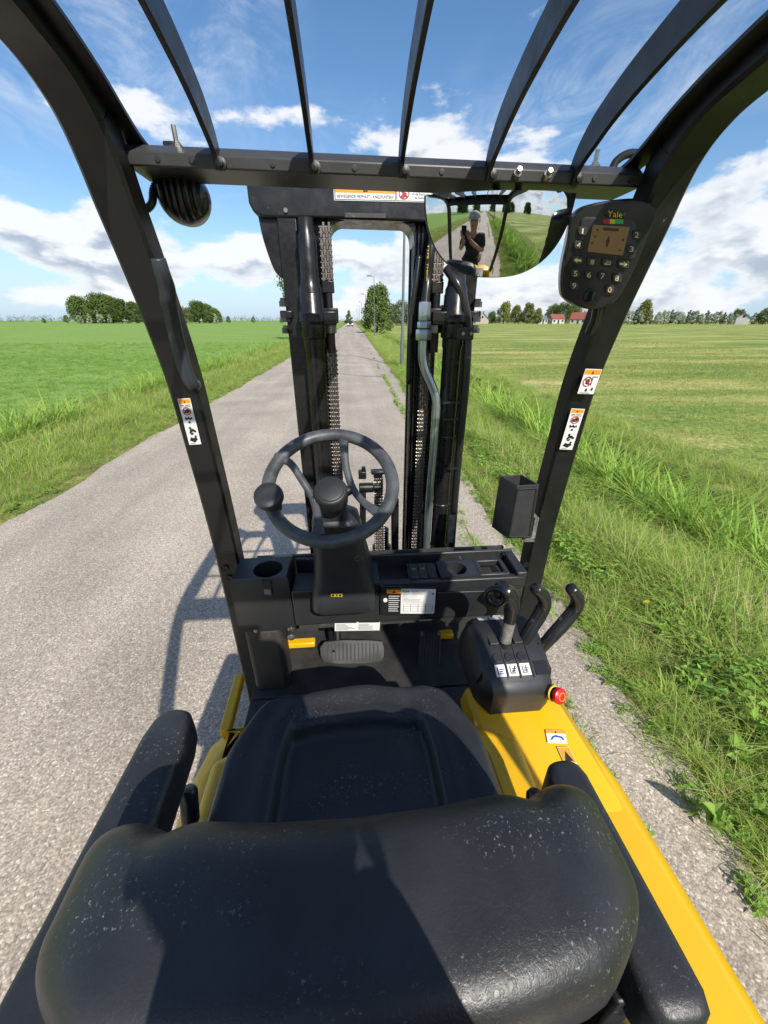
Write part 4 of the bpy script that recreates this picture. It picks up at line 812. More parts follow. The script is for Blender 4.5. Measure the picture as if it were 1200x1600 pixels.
kb = wp(428, 792, .0); m = FMB(); m.lathe(kb, (WN + V((-.0, -.1, .12))).normalized(), [(.017, -.004), (.018, .012), (.014, .020), (.014, .026), (.024, .032), (.0295, .040), (.030, .048), (.0285, .055), (.022, .0585), (.012, .058), (.001, .0565)], 32); m.build('spinner_knob', 'plastic', sw)
# steering column shroud
m = FMB(); rings = []
for z, y, hw, hd, xx in ((1.262, .842, .044, .040, -.050), (1.250, .845, .056, .050, -.050), (1.215, .862, .060, .056, -.048), (1.205, .866, .063, .060, -.048), (1.15, .885, .066, .068, -.045), (1.09, .898, .074, .080, -.042), (1.03, .900, .084, .092, -.040), (.992, .900, .086, .097, -.040), (.982, .900, .080, .092, -.040)):
    rings.append([V((xx + a, y + b, z + .10 * b)) for a, b in rrect(hw * 2, hd * 2, .028, 6)])
m.loft(rings); sc_ = m.build('steering_column', 'plastic', angle=42)
m = FMB(); m.lathe(hb - WN * .05, WN, [(.030, -.06), (.030, .03)], 24); m.build('column_boot', 'rubber', sc_)
fr = frame_px((517, 928), (535, 928), (517, 932.5), V((0, .803, 1.0)), NF)
m = FMB().add([fr(0, 0), fr(1, 0), fr(1, 1), fr(0, 1)], [(0, 1, 2, 3)]); m.m = 1; m.patch(fr, (.08, .2, .3, .8)); m.patch(fr, (.45, .2, .58, .8)); m.patch(fr, (.7, .2, .92, .8)); m.build('column_sticker', ['ink_yellow', 'ink'], sc_, flat=True)
# ================================================================ dash
DZ = 1.040
D = FMB(); y0, y1 = .862, .985
# long tray right of the column: floor and rims
xa, xb = -.185, .478
D.box(((xa + xb) / 2, (y0 + y1) / 2 + .002, .945), (xb - xa, y1 - y0, .11))
D.box((.045, (y0 + y1) / 2 + .002, 1.012), (.03, y1 - y0, .042)); D.box((xb - .012, (y0 + y1) / 2 + .002, 1.014), (.03, y1 - y0, .052)); D.box(((xa + xb) / 2, y1 - .006, 1.02), (xb - xa, .010, .055)); D.box((.26, y0 + .012, 1.009), (.43, .022, .034)); D.box((-.08, y0 + .045, 1.003), (.21, .09, .025))
dash = D.build('dashboard', 'plastic', bevel=.006, seg=3)
m = FMB(); m.prism([V((.06, y0 - .001, .992)), V((.47, y0 - .001, .985)), V((.47, y0 + .008, .885)), V((.06, y0 + .008, .885))], (0, -.004, 0)); m.build('dash_fascia', 'plastic', dash, bevel=.002)
# deck behind the tray with switches, a round well and a pocket
def plate_hole(m, x0, x1, ya, yb, z, cx, cy, r, depth, n=32):
    ol = []; per = []
    for k in range(n):
        a = 2 * math.pi * k / n; c, s_ = math.cos(a), math.sin(a); tt = min((x1 - cx) / c if c > 1e-6 else (x0 - cx) / c if c < -1e-6 else 9, (yb - cy) / s_ if s_ > 1e-6 else (ya - cy) / s_ if s_ < -1e-6 else 9)
        ol.append(V((cx + c * tt, cy + s_ * tt, z))); per.append(V((cx + c * r, cy + s_ * r, z)))
    for c_ in ((x0, ya), (x1, ya), (x1, yb), (x0, yb)):
        k = min(range(n), key=lambda i: (ol[i].x - c_[0]) ** 2 + (ol[i].y - c_[1]) ** 2); ol[k] = V((*c_, z))
    dn = [p + V((0, 0, -depth)) for p in per]; lo = [p + V((0, 0, -.03)) for p in ol]
    m.loft([lo, ol, per, dn], cap=False); m.add(dn, [tuple(range(n))])
m = FMB(); m.box((.185, .905, 1.022), (.085, .075, .022), Matrix.Rotation(R(8), 3, 'X')); m.build('switch_bank', 'plastic_gloss', dash, bevel=.003)
for k in range(3): FMB().box((.160 + .025 * k, .903, 1.034), (.021, .058, .006), Matrix.Rotation(R(8), 3, 'X')).build('rocker_switch', 'plastic', dash, bevel=.002)
m = FMB()
for k in range(2):
    fr = frame(V((.155 + .025 * k, .912, 1.0395)), V((.167 + .025 * k, .912, 1.0395)), V((.155 + .025 * k, .904, 1.0385))); m.fpoly(fr, [(.0, .3), (.4, .3), (.6, .0), (.9, .2), (.9, .8), (.6, 1), (.4, .7), (0, .7)], 0)
m.build('switch_symbol', 'ink_green', dash, flat=True)
m = FMB(); plate_hole(m, .232, .345, .868, .945, DZ - .004, .285, .905, .030, .06); m.build('small_well', 'plastic', dash)
m = FMB(); m.box((.385, .872, 1.028), (.085, .012, .02)); m.box((.385, .94, 1.028), (.085, .012, .02)); m.box((.350, .905, 1.028), (.014, .07, .02)); m.box((.425, .905, 1.028), (.014, .07, .02)); m.build('pocket_rim', 'plastic', dash, bevel=.003)
for k in range(3): FMB().box((.447 + .008 * k, .975, 1.038), (.004, .03, .006)).build('dash_rib', 'plastic', dash, bevel=.001)
# rating plate
PO = V((0, y0 - .0058, .93)); pfr = frame_px((597, 919), (681, 920), (597, 958), PO, NF)
m = FMB(); m.hexa([pfr(-.04, -.08, -.002), pfr(1.04, -.08, -.002), pfr(1.04, 1.08, -.002), pfr(-.04, 1.08, -.002)], [pfr(-.03, -.06, .001), pfr(1.03, -.06, .001), pfr(1.03, 1.06, .001), pfr(-.03, 1.06, .001)]); m.build('plate_frame', 'plastic_gloss', dash)
def f(m):
    fr = lambda a, b, h=0: pfr(a, b, h + .0012)
    m.m = 2; m.patch(fr, (.0, .0, .35, 1), .0006); m.m = 1; m.patch(fr, (.08, .82, .35, .97), .0012); m.m = 2; m.fpoly(fr, [(.19, .84), (.25, .84), (.22, .95)], .0016); m.m = 0; m.fpoly(fr, circle(.06, .55, .04, .09, 10)); 
    for k in range(8):
        m.patch(fr, (.12, .70 - .085 * k, .33 - .05 * random.random(), .725 - .085 * k), .0012)
    m.m = 2; m.text('Yale', fr, (.37, .86, .50, .97))
    for k in range(7): m.patch(fr, (.38, .78 - .05 * k, .45 + .35 * random.random(), .79 - .05 * k), .0012); m.patch(fr, (.55, .93 - .03 * k, .60 + .3 * random.random(), .937 - .03 * k), .0012)
    for k in range(4): m.patch(fr, (.40, .10 + .10 * k, .96, .106 + .10 * k), .0012)
    for k in range(5): m.patch(fr, (.40 + .14 * k, .10, .405 + .14 * k, .406), .0012)
    m.m = 4; m.patch(fr, (.93, .78, .97, .84), .0012)
sticker('rating_plate', lambda a, b, h=0: pfr(a, b, h + .0012), STK, f, dash)
fr2 = frame_px((523, 970), (594, 969), (523, 986), V((0, .885, .9)), NF)
def f(m):
    m.m = 2; m.patch(fr2, (.02, .78, .48, .96)); m.patch(fr2, (.52, .80, .98, .96))
    for k in range(6): m.patch(fr2, (.03, .62 - .1 * k, .2 + .26 * random.random(), .65 - .1 * k)); m.patch(fr2, (.52, .62 - .1 * k, .7 + .26 * random.random(), .65 - .1 * k))
sticker('instruction_sticker', fr2, STK, f, dash)
FMB().box((.0, .893, .885), (.36, .008, .06)).build('kick_panel', 'plastic_dusty', dash)
# cup holder pod on the left
m = FMB(); px0, px1, pya, pyb = -.345, -.188, .868, .975
plate_hole(m, px0 + .006, px1 - .006, pya + .006, pyb, 1.058, -.250, .915, .040, .11)
m.loft([[V((x, y, z)) for x, y in ((px0 + .012, pya + .010), (px1, pya + .010), (px1, pyb), (px0 + .012, pyb))] if z < .9 else [V((x, y, z)) for x, y in ((px0, pya), (px1, pya), (px1, pyb), (px0, pyb))] for z in (.865, .90, 1.02, 1.045)] + [[V((x, y, 1.0575)) for x, y in ((px0 + .006, pya + .006), (px1 - .006, pya + .006), (px1 - .006, pyb), (px0 + .006, pyb))]], cap=False)
pod = m.build('cup_holder', 'plastic', bevel=.004)
m = FMB(); m.box((-.247, pya - .001, 1.030), (.024, .006, .046)); m.build('cup_slot', 'ink', pod)
m = FMB(); m.box((-.247, pya - .003, 1.018), (.018, .004, .018)); m.build('slot_clip', 'tape', pod)
m = FMB(); m.box((-.287, .925, .74), (.105, .09, .26)); pb = m.build('pod_bracket', 'plastic_dusty', bevel=.015, seg=4)
for px, py in ((402, 985), (455, 982), (455, 996)):
    p = at_y(px, py, .878); FMB().lathe((p.x, .879, p.z), (0, -1, 0), [(.011, -.02), (.011, .002), (.008, .004), (.006, .004), (.005, .007), (.0005, .008)], 16).build('panel_screw', 'steel', pb)
# floor, firewall, pedals
m = FMB()
for a, b in ((.60, .735), (.740, .845), (.85, 1.13)): m.box((.09, (a + b) / 2, .605), (.88, b - a - .003, .02))
m.build('floor_mat', 'rubber', bevel=.002)
FMB().box((.09, 1.135, .78), (.86, .012, .36)).build('firewall', 'plastic_dusty')
for px, py, w in ((470, 1011, .10), (700, 1001, .05)):
    p = at_z(px, py, .63); FMB().box((p.x, 1.06, .63), (w, .03, .022)).build('floor_bracket', 'yellow', bevel=.004)
m = FMB(); bo = at_y(550, 1020, .985); pl_n = V((0, -.80, .60)); pts = [(500, 1012), (507, 1003), (535, 1000), (575, 1000), (597, 1002), (600, 1012), (600, 1026), (595, 1033), (570, 1037), (525, 1038), (506, 1035), (501, 1025)]
P = [at_pl(a, b, bo, pl_n) for a, b in pts]; m.loft([[p - pl_n * .018 for p in P], [p - pl_n * .002 for p in P], [(sum(P, V((0, 0, 0))) / len(P)) + (p - sum(P, V((0, 0, 0))) / len(P)) * .95 for p in P]]); bp_ = m.build('brake_pedal', 'rubber')
m = FMB()
for k in range(14):
    x = 512 + 6 * k; a, b = at_pl(x, 1005, bo, pl_n), at_pl(x + .5, 1032, bo, pl_n); m.tube([a + pl_n * .0008, b + pl_n * .0008], .0022, 6)
m.build('pedal_rib', 'rubber', bp_)
m = FMB(); m.tube([bo + V((-.05, .02, -.01)), bo + V((-.05, .09, .10))], .012, 10); m.tube([bo + V((-.065, .005, 0)), bo + V((-.075, .09, .03))], .010, 8); m.build('pedal_arm', 'frame_black', bp_)
ao = at_y(672, 1025, .96); an = V((0, -.62, .78)).normalized(); q = [at_pl(a, b, ao, an) for a, b in ((656, 988), (689, 988), (687, 1066), (650, 1066))]
m = FMB(); m.hexa([p - an * .012 for p in q], q); ac = m.build('accelerator_pedal', 'rubber', bevel=.002)
m = FMB()
for k in range(7):
    t = (k + .5) / 7; m.tube([q[0] + (q[1] - q[0]) * t + an * .001, q[3] + (q[2] - q[3]) * t + an * .001], .0019, 6)
m.build('pedal_rib', 'rubber', ac)
m = FMB()
for px in (659, 685): m.box(at_pl(px, 990, ao, an), (.010, .014, .010))
m.build('pedal_clip', 'tape', ac, bevel=.002)
# ================================================================ lever console
m = FMB()
CP = [(.775, .84), (.775, .945), (.765, .972), (.735, .984), (.695, .978), (.652, .958), (.625, .948), (.595, .930), (.580, .919), (.576, .902), (.578, .84)]
def cring(x, sh=0, dz=0): return [V((x, y + sh * (1 if y < .6 else 0), z + dz * (1 if z > .85 else 0))) for y, z in CP]
m.loft([cring(.272, .05, -.05), cring(.285, .02, -.012), cring(.298, .0, 0), cring(.42, 0, 0), cring(.446, .018, -.004), cring(.456, .03, -.02), cring(.460, .04, -.05)]); con = m.build('lever_console', 'plastic', angle=45)
top = lambda x, y: V((x, y, np.interp(y, [p[0] for p in CP[::-1]][2:9], [p[1] for p in CP[::-1]][2:9]) if True else 0))
CY = [.575, .592, .625, .652, .695, .735, .765]; CZv = [.918, .930, .948, .958, .978, .984, .972]
def ct(x, y, h=0): return V((x, y, float(np.interp(y, CY, CZv)) + h))
def csurf(x0, x1, ya, yb, h=.0022):
    return frame(ct(x0, yb, h), ct(x1, yb, h), ct(x0, ya, h))
for k, x in enumerate((.325, .355, .385)):
    fr = csurf(x - .0125, x + .0115, .604, .628)
    def f(m, k=k, fr=fr):
        m.m = 2; m.patch(fr, (.2, .2, .28, .8)); m.patch(fr, (.28, .2, .75, .28)); m.patch(fr, (.40, .55, .85, .62))
        if k == 1: m.fpoly(fr, [(.45, .3), (.55, .3), (.85, .8), (.75, .85)])
        if k == 2: m.patch(fr, (.55, .3, .62, .85))
        m.m = 4; m.patch(fr, (.35, .36, .75, .46))
    sticker('function_sticker', fr, STK, f, con)
    fr = csurf(x - .016, x + .010, .745, .762); sticker('function_sticker', fr, STK, f, con)
    FMB().lathe(ct(x, .645, -.004), (0, -.25, 1), [(.012, 0), (.012, .006), (.0105, .0075), (.0005, .0075)], 20).build('blank_cap', 'plastic', con)
    FMB().box(ct(x, .690, .0), (.022, .045, .006)).build('lever_slot', 'rubber', con, bevel=.002)
for x in (.340, .370, .402): FMB().tube([ct(x, .600, .0005), ct(x, .628, .0005), ct(x, .655, .0005), ct(x, .69, .0005)], .002, 6).build('console_ridge', 'plastic', con)
m = FMB(); fr = csurf(.408, .440, .604, .632, .0012); m.hexa([fr(0, 0, -.003), fr(1, 0, -.003), fr(1, 1, -.003), fr(0, 1, -.003)], [fr(0, 0, .001), fr(1, 0, .001), fr(1, 1, .001), fr(0, 1, .001)]); m.build('blank_panel', 'plastic_gloss', con)
def lever(pts, r, name='control_lever', rad=None):
    return FMB().tube([at_y(a, b, y) for a, b, y in pts], rad or r, 18, smooth=8).build(name, 'plastic_gloss', angle=180)
l1 = lever([(783, 1032, .672), (788, 1005, .675), (794, 980, .682), (798, 958, .688), (799, 940, .690), (793, 927, .682), (783, 922, .672)], .015, rad=[.0125, .0125, .0125, .0165, .020, .0215, .022])
m = FMB(); a, b = at_y(789, 1002, .675), at_y(796, 972, .684); m.tube([a, b], [.0138, .0145], 16); m.build('tape_wrap', 'tape', l1)
p = at_y(775, 932, .652); m = FMB(); m.torus(p, (-.45, -.85, .1), .0195, .0075, 28, 10); m.build('lever_collar', 'plastic_gloss', l1)
lever([(803, 1030, .675), (813, 1012, .680), (828, 985, .69), (842, 963, .70), (850, 945, .705), (848, 930, .70), (836, 919, .69)], .0165, rad=[.012, .014, .0165, .0170, .0165, .0165, .013])
lever([(826, 1030, .678), (842, 1016, .684), (864, 992, .69), (884, 970, .70), (899, 950, .705), (902, 935, .70), (892, 919, .69)], .0165, rad=[.012, .014, .0165, .0170, .0165, .0165, .013])
m = FMB()
for px, py, y in ((833, 970, .675), (842, 925, .68), (876, 967, .68), (842, 1008, .668)): m.lathe(at_y(px, py, y), (-.2, -.9, .3), [(.0045, -.004), (.0045, .0), (.0005, .0)], 10)
m.build('lever_screw_hole', 'ink')
# emergency stop
eb = V((.440, .578, .905)); ea = V((.35, -.75, .42)).normalized(); m = FMB(); m.lathe(eb, ea, [(.018, -.02), (.018, .003), (.012, .003), (.012, .010)], 24); es = m.build('stop_button_base', 'plastic_gloss'); FMB().torus(eb + ea * .004, ea, .0165, .0022, 24, 6).build('stop_button_ring', 'ink_yellow', es)
FMB().lathe(eb + ea * .008, ea, [(.010, 0), (.012, .004), (.0175, .006), (.0185, .010), (.018, .015), (.014, .018), (.001, .0195)], 28).build('stop_button', 'button_red', es)
FMB().torus(eb + ea * .0295 - ea * .003, ea, .009, .0012, 20, 6).build('stop_arrow_ring', 'orange_sticker', es)
# ================================================================ body
def outline(k, yr=-.36, yf=.665, s=0):
    xr = .580 - k; xl = -.395 + k
    return [(xl, yr + k), (xr, yr + k), (xr, .14), (xr - .008, .45), (xr - .028, .58), (xr - .075, yf - k), (.295 + k, yf - k), (.285 + k, .50 - k), (-.275 - k, .50 - k), (-.285 - k, yf - k), (xl + .06, yf - k), (xl + .02, .62 - k), (xl, .52)]
m = FMB(); m.loft([[V((x, y, .22)) for x, y in outline(.02)], [V((x, y, .26)) for x, y in outline(0)], [V((x, y, .745)) for x, y in outline(0)], [V((x, y, .785)) for x, y in outline(.035)], [V((x, y, .792)) for x, y in outline(.05)]])
body = m.build('chassis_body', 'yellow', bevel=.007, seg=3, angle=30)
m = FMB(); hp = [(-.315, -.19), (.335, -.19), (.335, .50), (.25, .53), (-.25, .53), (-.315, .50)]
m.loft([[V((x, y, .78)) for x, y in hp], [V((x * .985, y, .872)) for x, y in hp], [V((x * .95 + .0, y * .985, .885)) for x, y in hp]]); hood = m.build('battery_hood', 'yellow', bevel=.012, seg=3)
FMB().box((.020, -.07, .862), (.76, .36, .14)).build('seat_cowl', 'plastic', bevel=.012, seg=3)
m = FMB(); m.box((-.342, .715, .772), (.024, .17, .03), Matrix.Rotation(R(2), 3, 'Z')); m.build('hood_latch_bar', 'yellow', bevel=.004)
m = FMB(); m.loft([[V((x, y, z)) for x, y in ((-.385, -.20), (.57, -.20), (.57, -.36), (.45, -.45), (-.27, -.45), (-.385, -.36))] for z in (.15, .80)] + [[V((x * .95, -.20 + (y + .20) * .9, .90)) for x, y in ((-.385, -.20), (.57, -.20), (.57, -.36), (.45, -.45), (-.27, -.45), (-.385, -.36))]]); m.build('counterweight', 'yellow', bevel=.03, seg=4)
m = FMB(); m.box((.09, .86, .40), (.80, .56, .37)); m.box((-.32, .72, .26), (.12, .30, .04)); m.build('chassis_frame', 'frame_black', bevel=.01)
m = FMB(); m.loft([[V((x, y, .785)) for x, y in ((.25, .36), (.53, .36), (.525, .64), (.50, .668), (.25, .668))], [V((x, y, .846)) for x, y in ((.262, .575), (.478, .578), (.472, .645), (.46, .66), (.262, .66))]]); m.build('console_pedestal', 'yellow', bevel=.012, seg=3)
def wheel(x, y, r, w):
    m = FMB(); m.lathe((x - w / 2, y, r), (1, 0, 0), [(r * .62, 0), (r * .92, .004), (r, .03), (r, w - .03), (r * .92, w - .004), (r * .62, w)], 40, cap=False); t = m.build('wheel', 'tyre')
    FMB().lathe((x - w / 2, y, r), (1, 0, 0), [(.001, .03), (r * .3, .03), (r * .35, .02), (r * .62, .006), (r * .64, w - .006), (r * .35, w - .02), (.001, w - .03)], 32).build('rim', 'yellow', t)
wheel(-.325, 1.20, .235, .15); wheel(.515, 1.20, .235, .15); wheel(-.02, -.19, .20, .13); wheel(.20, -.19, .20, .13)
# stickers on the right deck
SO, SN = V((.3, .575, .8485)), V((0, -.058, .215)).normalized()
fr = frame(*(at_pl(*q_, SO, SN) for q_ in ((852, 1140), (882, 1141), (856, 1161))))
def f(m):
    m.m = 1; m.patch(fr, (0, .72, 1, .98)); m.m = 2; m.fpoly(fr, [(.44, .76), (.56, .76), (.5, .94)]); m.m = 4; m.fpoly(fr, [(.15, .2), (.3, .5), (.5, .6), (.8, .5), (.9, .2), (.8, .25), (.7, .4), (.4, .45), (.25, .25)])
sticker('deck_sticker', fr, STK, f, body)
fr = frame(*(at_pl(*q_, SO, SN) for q_ in ((870, 1167), (889, 1167), (890, 1211))))
def f(m):
    m.m = 1; m.patch(fr, (.03, .42, .97, .98)); m.m = 2; m.fpoly(fr, [(.15, .48), (.85, .48), (.5, .85)]); m.fpoly(fr, [(.2, .2), (.5, .32), (.8, .1), (.85, .2), (.55, .38), (.25, .3)])
sticker('tip_over_sticker', fr, STK, f, body)
# ================================================================ seat
def sm(a, b, x): t = max(0, min(1, (x - a) / (b - a))); return t * t * (3 - 2 * t)
m = FMB(); NU, NV = 72, 60; vs = []
SXC = -.014
for j in range(NV + 1):
    v = j / NV
    for i in range(NU + 1):
        u = -1 + 2 * i / NU; au = abs(u)
        hw = .274 - .012 * v - .055 * sm(.62, 1, v) - .05 * max(0, (v - .86) / .14) ** 2.2
        x = SXC + u * hw; y = .13 + .500 * v + .012 * math.cos(u * 3.1) * sm(.8, 1, v) - .030 * au ** 3 * sm(.6, 1, v)
        z = .925 + .030 * sm(.50, .80, au) - .065 * sm(.86, 1.0, au) ** 1.6 + .012 * v
        arc = .80 - .10 * u * u                                                  # front edge of the sunken middle
        inm = (1 - sm(.50, .56, au)) * (1 - sm(arc - .045, arc + .01, v)); z -= .020 * inm
        z += .010 * math.exp(-((au - .575) / .03) ** 2) * (1 - sm(.80, .9, v)); z += .008 * math.exp(-((v - arc - .02) / .03) ** 2) * (1 - sm(.55, .7, au))
        z += .012 * sm(.80, .92, v) * (1 - sm(.5, .8, au)) - .075 * sm(.90, 1.0, v) ** 1.8
        z += .0022 * math.sin(11 * u + 7 * v) * sm(.1, .4, v) * .6
        vs.append(V((x, y, z)))
n = NU + 1; fs = [(j * n + i, j * n + i + 1, (j + 1) * n + i + 1, (j + 1) * n + i) for j in range(NV) for i in range(NU)]
bord = [i for i in range(n)] + [j * n + NU for j in range(1, NV + 1)] + [NV * n + i for i in range(NU - 1, -1, -1)] + [j * n for j in range(NV - 1, 0, -1)]
base = len(vs); vs += [V((SXC + (vs[i].x - SXC) * .97, .38 + (vs[i].y - .38) * .98, .868)) for i in bord]; L_ = len(bord)
fs += [(bord[k], base + k, base + (k + 1) % L_, bord[(k + 1) % L_]) for k in range(L_)]; m.add(vs, fs); m.add([], [])
seat = m.build('seat_cushion', 'vinyl', angle=75)
FMB().box((SXC, .36, .873), (.46, .46, .03)).build('seat_base', 'frame_black', seat, bevel=.01)
def backrest():
    m = FMB(); NZ, NA = 44, 72; rings = []
    zc, hz, lean = 1.083, .19, -.20
    for j in range(NZ + 1):
        ph = -math.pi / 2 + math.pi * j / NZ; sv = math.copysign(abs(math.sin(ph)) ** .50, math.sin(ph)); cvv = max(abs(math.cos(ph)), 1e-3) ** .30
        z = zc + hz * sv; A = .276 * cvv * (1 - .08 * sm(zc, zc - hz, z)); B = .084 * max(abs(math.cos(ph)), 1e-3) ** .50
        ring_ = []
        for k in range(NA):
            t = 2 * math.pi * k / NA; cu, su = math.cos(t), math.sin(t)
            x = A * math.copysign(abs(cu) ** .48, cu); yy = B * math.copysign(abs(su) ** .72, su)
            wing = .072 * (abs(x) / .276) ** 2.6 if yy > 0 else .030 * (abs(x) / .276) ** 2.5
            dent = -.012 * math.exp(-((abs(x) - .190) / .022) ** 2) * (1 if yy > 0 else .35)
            ring_.append(V((-.014 + x, .146 + lean * (z - zc - .1) + yy * (1 - .25 * (abs(x) / .276) ** 4) + wing + dent, z + .018 * (1 - (x / .25) ** 2) * sm(zc, zc + hz, z) * 0 - .016 * (abs(x) / .276) ** 4 * sm(zc - .05, zc + hz, z))))
        rings.append(ring_)
    m.loft(rings); b = m.build('seat_backrest', 'vinyl', angle=180)
    k = 12; rim = [p for p in rings[k]]
    m = FMB(); pts = [p + (p - V((-.02, .19, p.z))).normalized() * .002 for i, p in enumerate(rim) if rim[i].y < .175]; i0 = [i for i, p in enumerate(rim) if p.y < .175 and rim[i - 1].y >= .175]
    if i0: s_ = i0[0]; seq = [rim[(s_ + q_) % NA] for q_ in range(NA)]; seq = [p for p in seq if p.y < .175]; m.tube([p + V((0, -.002, 0)) for p in seq], .0035, 8, smooth=2); m.build('seam_piping', 'vinyl', b, angle=180)
    m = FMB(); m.loft([[V((-.02 + a, .165 + b_ + (1.0 - z) * .2, z)) for a, b_ in rrect(w, .10, .04, 6)] for w, z in ((.36, .87), (.40, .90), (.41, .97), (.38, 1.02))]); m.build('backrest_shell', 'vinyl', b)
backrest()
def armrest(xc_, yf, yr, wf, wr, zt, th, name='armrest', zr=0):
    m = FMB(); rings = []
    for t in [0, .012, .04, .10, .2, .35, .5, .65, .8, .92, .975, 1.0]:
        y = yf + (yr - yf) * t; e = 1.0
        if t < .1: e = math.sin(math.acos(max(0, 1 - t / .1))) * .55 + .45
        if t > .9: e = math.sin(math.acos(max(0, (t - .9) / .1))) * .4 + .6
        w = (wf + (wr - wf) * t) * e; h = th * (e * .5 + .5); rings.append([V((xc_ + a, y, zt + zr * t - th / 2 + b_)) for a, b_ in rrect(w, h, .015, 6)])
    m.loft(rings); a = m.build(name, 'vinyl', angle=60)
    FMB().box((xc_ + (.03 if xc_ < 0 else -.03), yr + .05, zt - .12), (.03, .05, .14)).build('armrest_bracket', 'frame_black', a, bevel=.004); return a
armrest(-.308, .452, -.02, .066, .100, 1.112, .075)
ar = armrest(.300, .335, .085, .056, .068, 1.085, .080)
m = FMB()
for k, (px, py) in enumerate(((1052, 1548), (1057, 1560), (1048, 1566))): m.lathe(at_z(px, py, 1.068), (.1, -.6, 1), [(.006 - .001 * k, 0), (.004, .004), (.0005, .002)], 5)
m.build('vinyl_tear', 'ink', ar)
for sx, px, py in ((-1, 295, 1246), (1, 836, 1252)):
    p = at_z(px, py, .99); FMB().lathe(p, (0, .4, 1), [(.014, -.04), (.014, .01), (.010, .016), (.0005, .017)], 12).build('seat_hinge', 'plastic_gloss')
# ================================================================ trees
def leaf_quads(mb, lumps, n, size, up=.25):
    tot = sum(r_ ** 2 for _, r_, _ in lumps)
    for c, r_, sq in lumps:
        k = int(n * r_ * r_ / tot)
        for _ in range(k):
            d = V((random.gauss(0, 1), random.gauss(0, 1), random.gauss(0, 1))).normalized(); rad = r_ * random.random() ** .33 * random.uniform(.85, 1.12)
            p = c + V((d.x * rad, d.y * rad, d.z * rad * sq)); nrm = (d + V((random.gauss(0, .6), random.gauss(0, .6), random.gauss(0, .6) + up))).normalized(); a = nrm.orthogonal().normalized(); a = (Matrix.Rotation(random.uniform(0, 6.28), 3, nrm) @ a); b = nrm.cross(a); s_ = size * random.uniform(.6, 1.35)
            mb.add([p - a * s_ * .5, p - b * s_ * .3, p + a * s_ * .55, p + b * s_ * .3], [(0, 1, 2, 3)])
def tree_proto(name, h, w, leafmat, nl, size, trunk_h=.25, lumps=14, shape='round', bark='bark', up=.25):
    """parts at the origin: trunk with limbs, crown of leaf faces"""
    r0 = empty(name); mb = MB(); tr = h * .022 + .03; top = h * .75
    tp = [V((0, 0, -.3)), V((random.uniform(-.1, .1), random.uniform(-.1, .1), h * trunk_h)), V((random.uniform(-.3, .3) * w / 6, random.uniform(-.3, .3) * w / 6, top))]; mb.tube(tp, [tr * 1.4, tr, tr * .35], 8, smooth=4)
    L_ = []
    for k in range(lumps):
        t = (k + .5) / lumps; az = k * 2.4 + random.uniform(-.5, .5)
        if shape == 'round': z = h * (trunk_h + .10 + (.92 - trunk_h - .16) * t); rr = w / 2 * math.sin(math.pi * min(1, .18 + .80 * (1 - t * .85))) * random.uniform(.5, .85); lr = w * .20 * random.uniform(.75, 1.25) * (1 - .25 * t)
        elif shape == 'dome': z = h * (.12 + .74 * t); rr = w / 2 * math.sqrt(max(.05, 1 - (t * .95) ** 2)) * random.uniform(.55, .80); lr = w * .19 * random.uniform(.8, 1.2)
        else: z = h * (.06 + .86 * t); rr = w / 2 * (1 - .78 * t) * random.uniform(.25, .8); lr = w * .20 * random.uniform(.7, 1.2) * (1.1 - .6 * t)
        c = V((rr * math.cos(az), rr * math.sin(az), z)); L_.append((c, lr, .8)); base = V((0, 0, max(h * trunk_h * .8, z - rr * .7))); mb.tube([base, (base + c) / 2 + V((0, 0, -.06 * h * (1 - t))), c], [tr * .45, tr * .25, tr * .08], 5, smooth=3)
    t_ = mb.build('trunk', bark, r0); cm = MB(); leaf_quads(cm, L_, nl, size, up); cm.build('crown', leafmat, r0, recalc=False, flat=True); return r0
def far(px, D): d = ray(px, 500); return V((d.x / d.y * D, D, -.2))
def put(proto, loc, s=1.0, rz=0, label=None, cat='tree', group=None, first=set()):
    o = proto if proto.name not in first else copy_tree(proto); first.add(o.name); first.add(proto.name)
    o.location = loc; o.rotation_euler.z = rz; o.scale = (s, s, s); tag(o, label, cat, group); return o
U = random.uniform
oakA = tree_proto('broadleaf_tree', 17.5, 18, 'oak_leaf', 7000, .95, .08, 32, 'dome'); oakB = tree_proto('broadleaf_tree', 16.5, 15, 'oak_leaf', 6000, .92, .08, 28, 'dome')
for pr, px, D, s, rz in ((oakA, 131, 300, .95, 0), (oakA, 163, 304, 1.06, 1.4), (oakB, 190, 302, .94, .5), (oakB, 213, 300, .82, 2.2), (oakA, 176, 312, .98, 3.0)): put(pr, far(px, D), s, rz, {163: 'tallest round tree in the middle of the tall grove behind silvery bushes', 213: 'lowest dark tree of the tall grove, apart from the silvery bushes', 176: 'dark tree standing at the back of the tall grove'}.get(px, 'round dark green tree of the tall grove behind silvery bushes'), group='trees of the tall grove')
wilA = tree_proto('silver_willow', 6, 5.0, 'willow_leaf', 1700, .42, .08, 12, 'dome'); wilB = tree_proto('silver_willow', 6.5, 4.2, 'willow_leaf', 1700, .42, .08, 12, 'cone')
for pr, px, D, s, rz in ((wilA, 124, 280, .85, 0), (wilB, 140, 278, .92, 1), (wilA, 157, 279, .95, 2), (wilB, 172, 280, .85, .4)): put(pr, far(px, D), s, rz, 'small silvery bush at the foot of the tall grove across the left field', 'bush', 'silvery bushes at the grove')
oli = tree_proto('weeping_willow', 10.5, 9.5, 'olive_leaf', 2600, .6, .10, 18, 'dome', up=-.2); put(oli, far(291, 286), 1.0, 0, 'yellowish green drooping tree at the edge of the smaller grove')
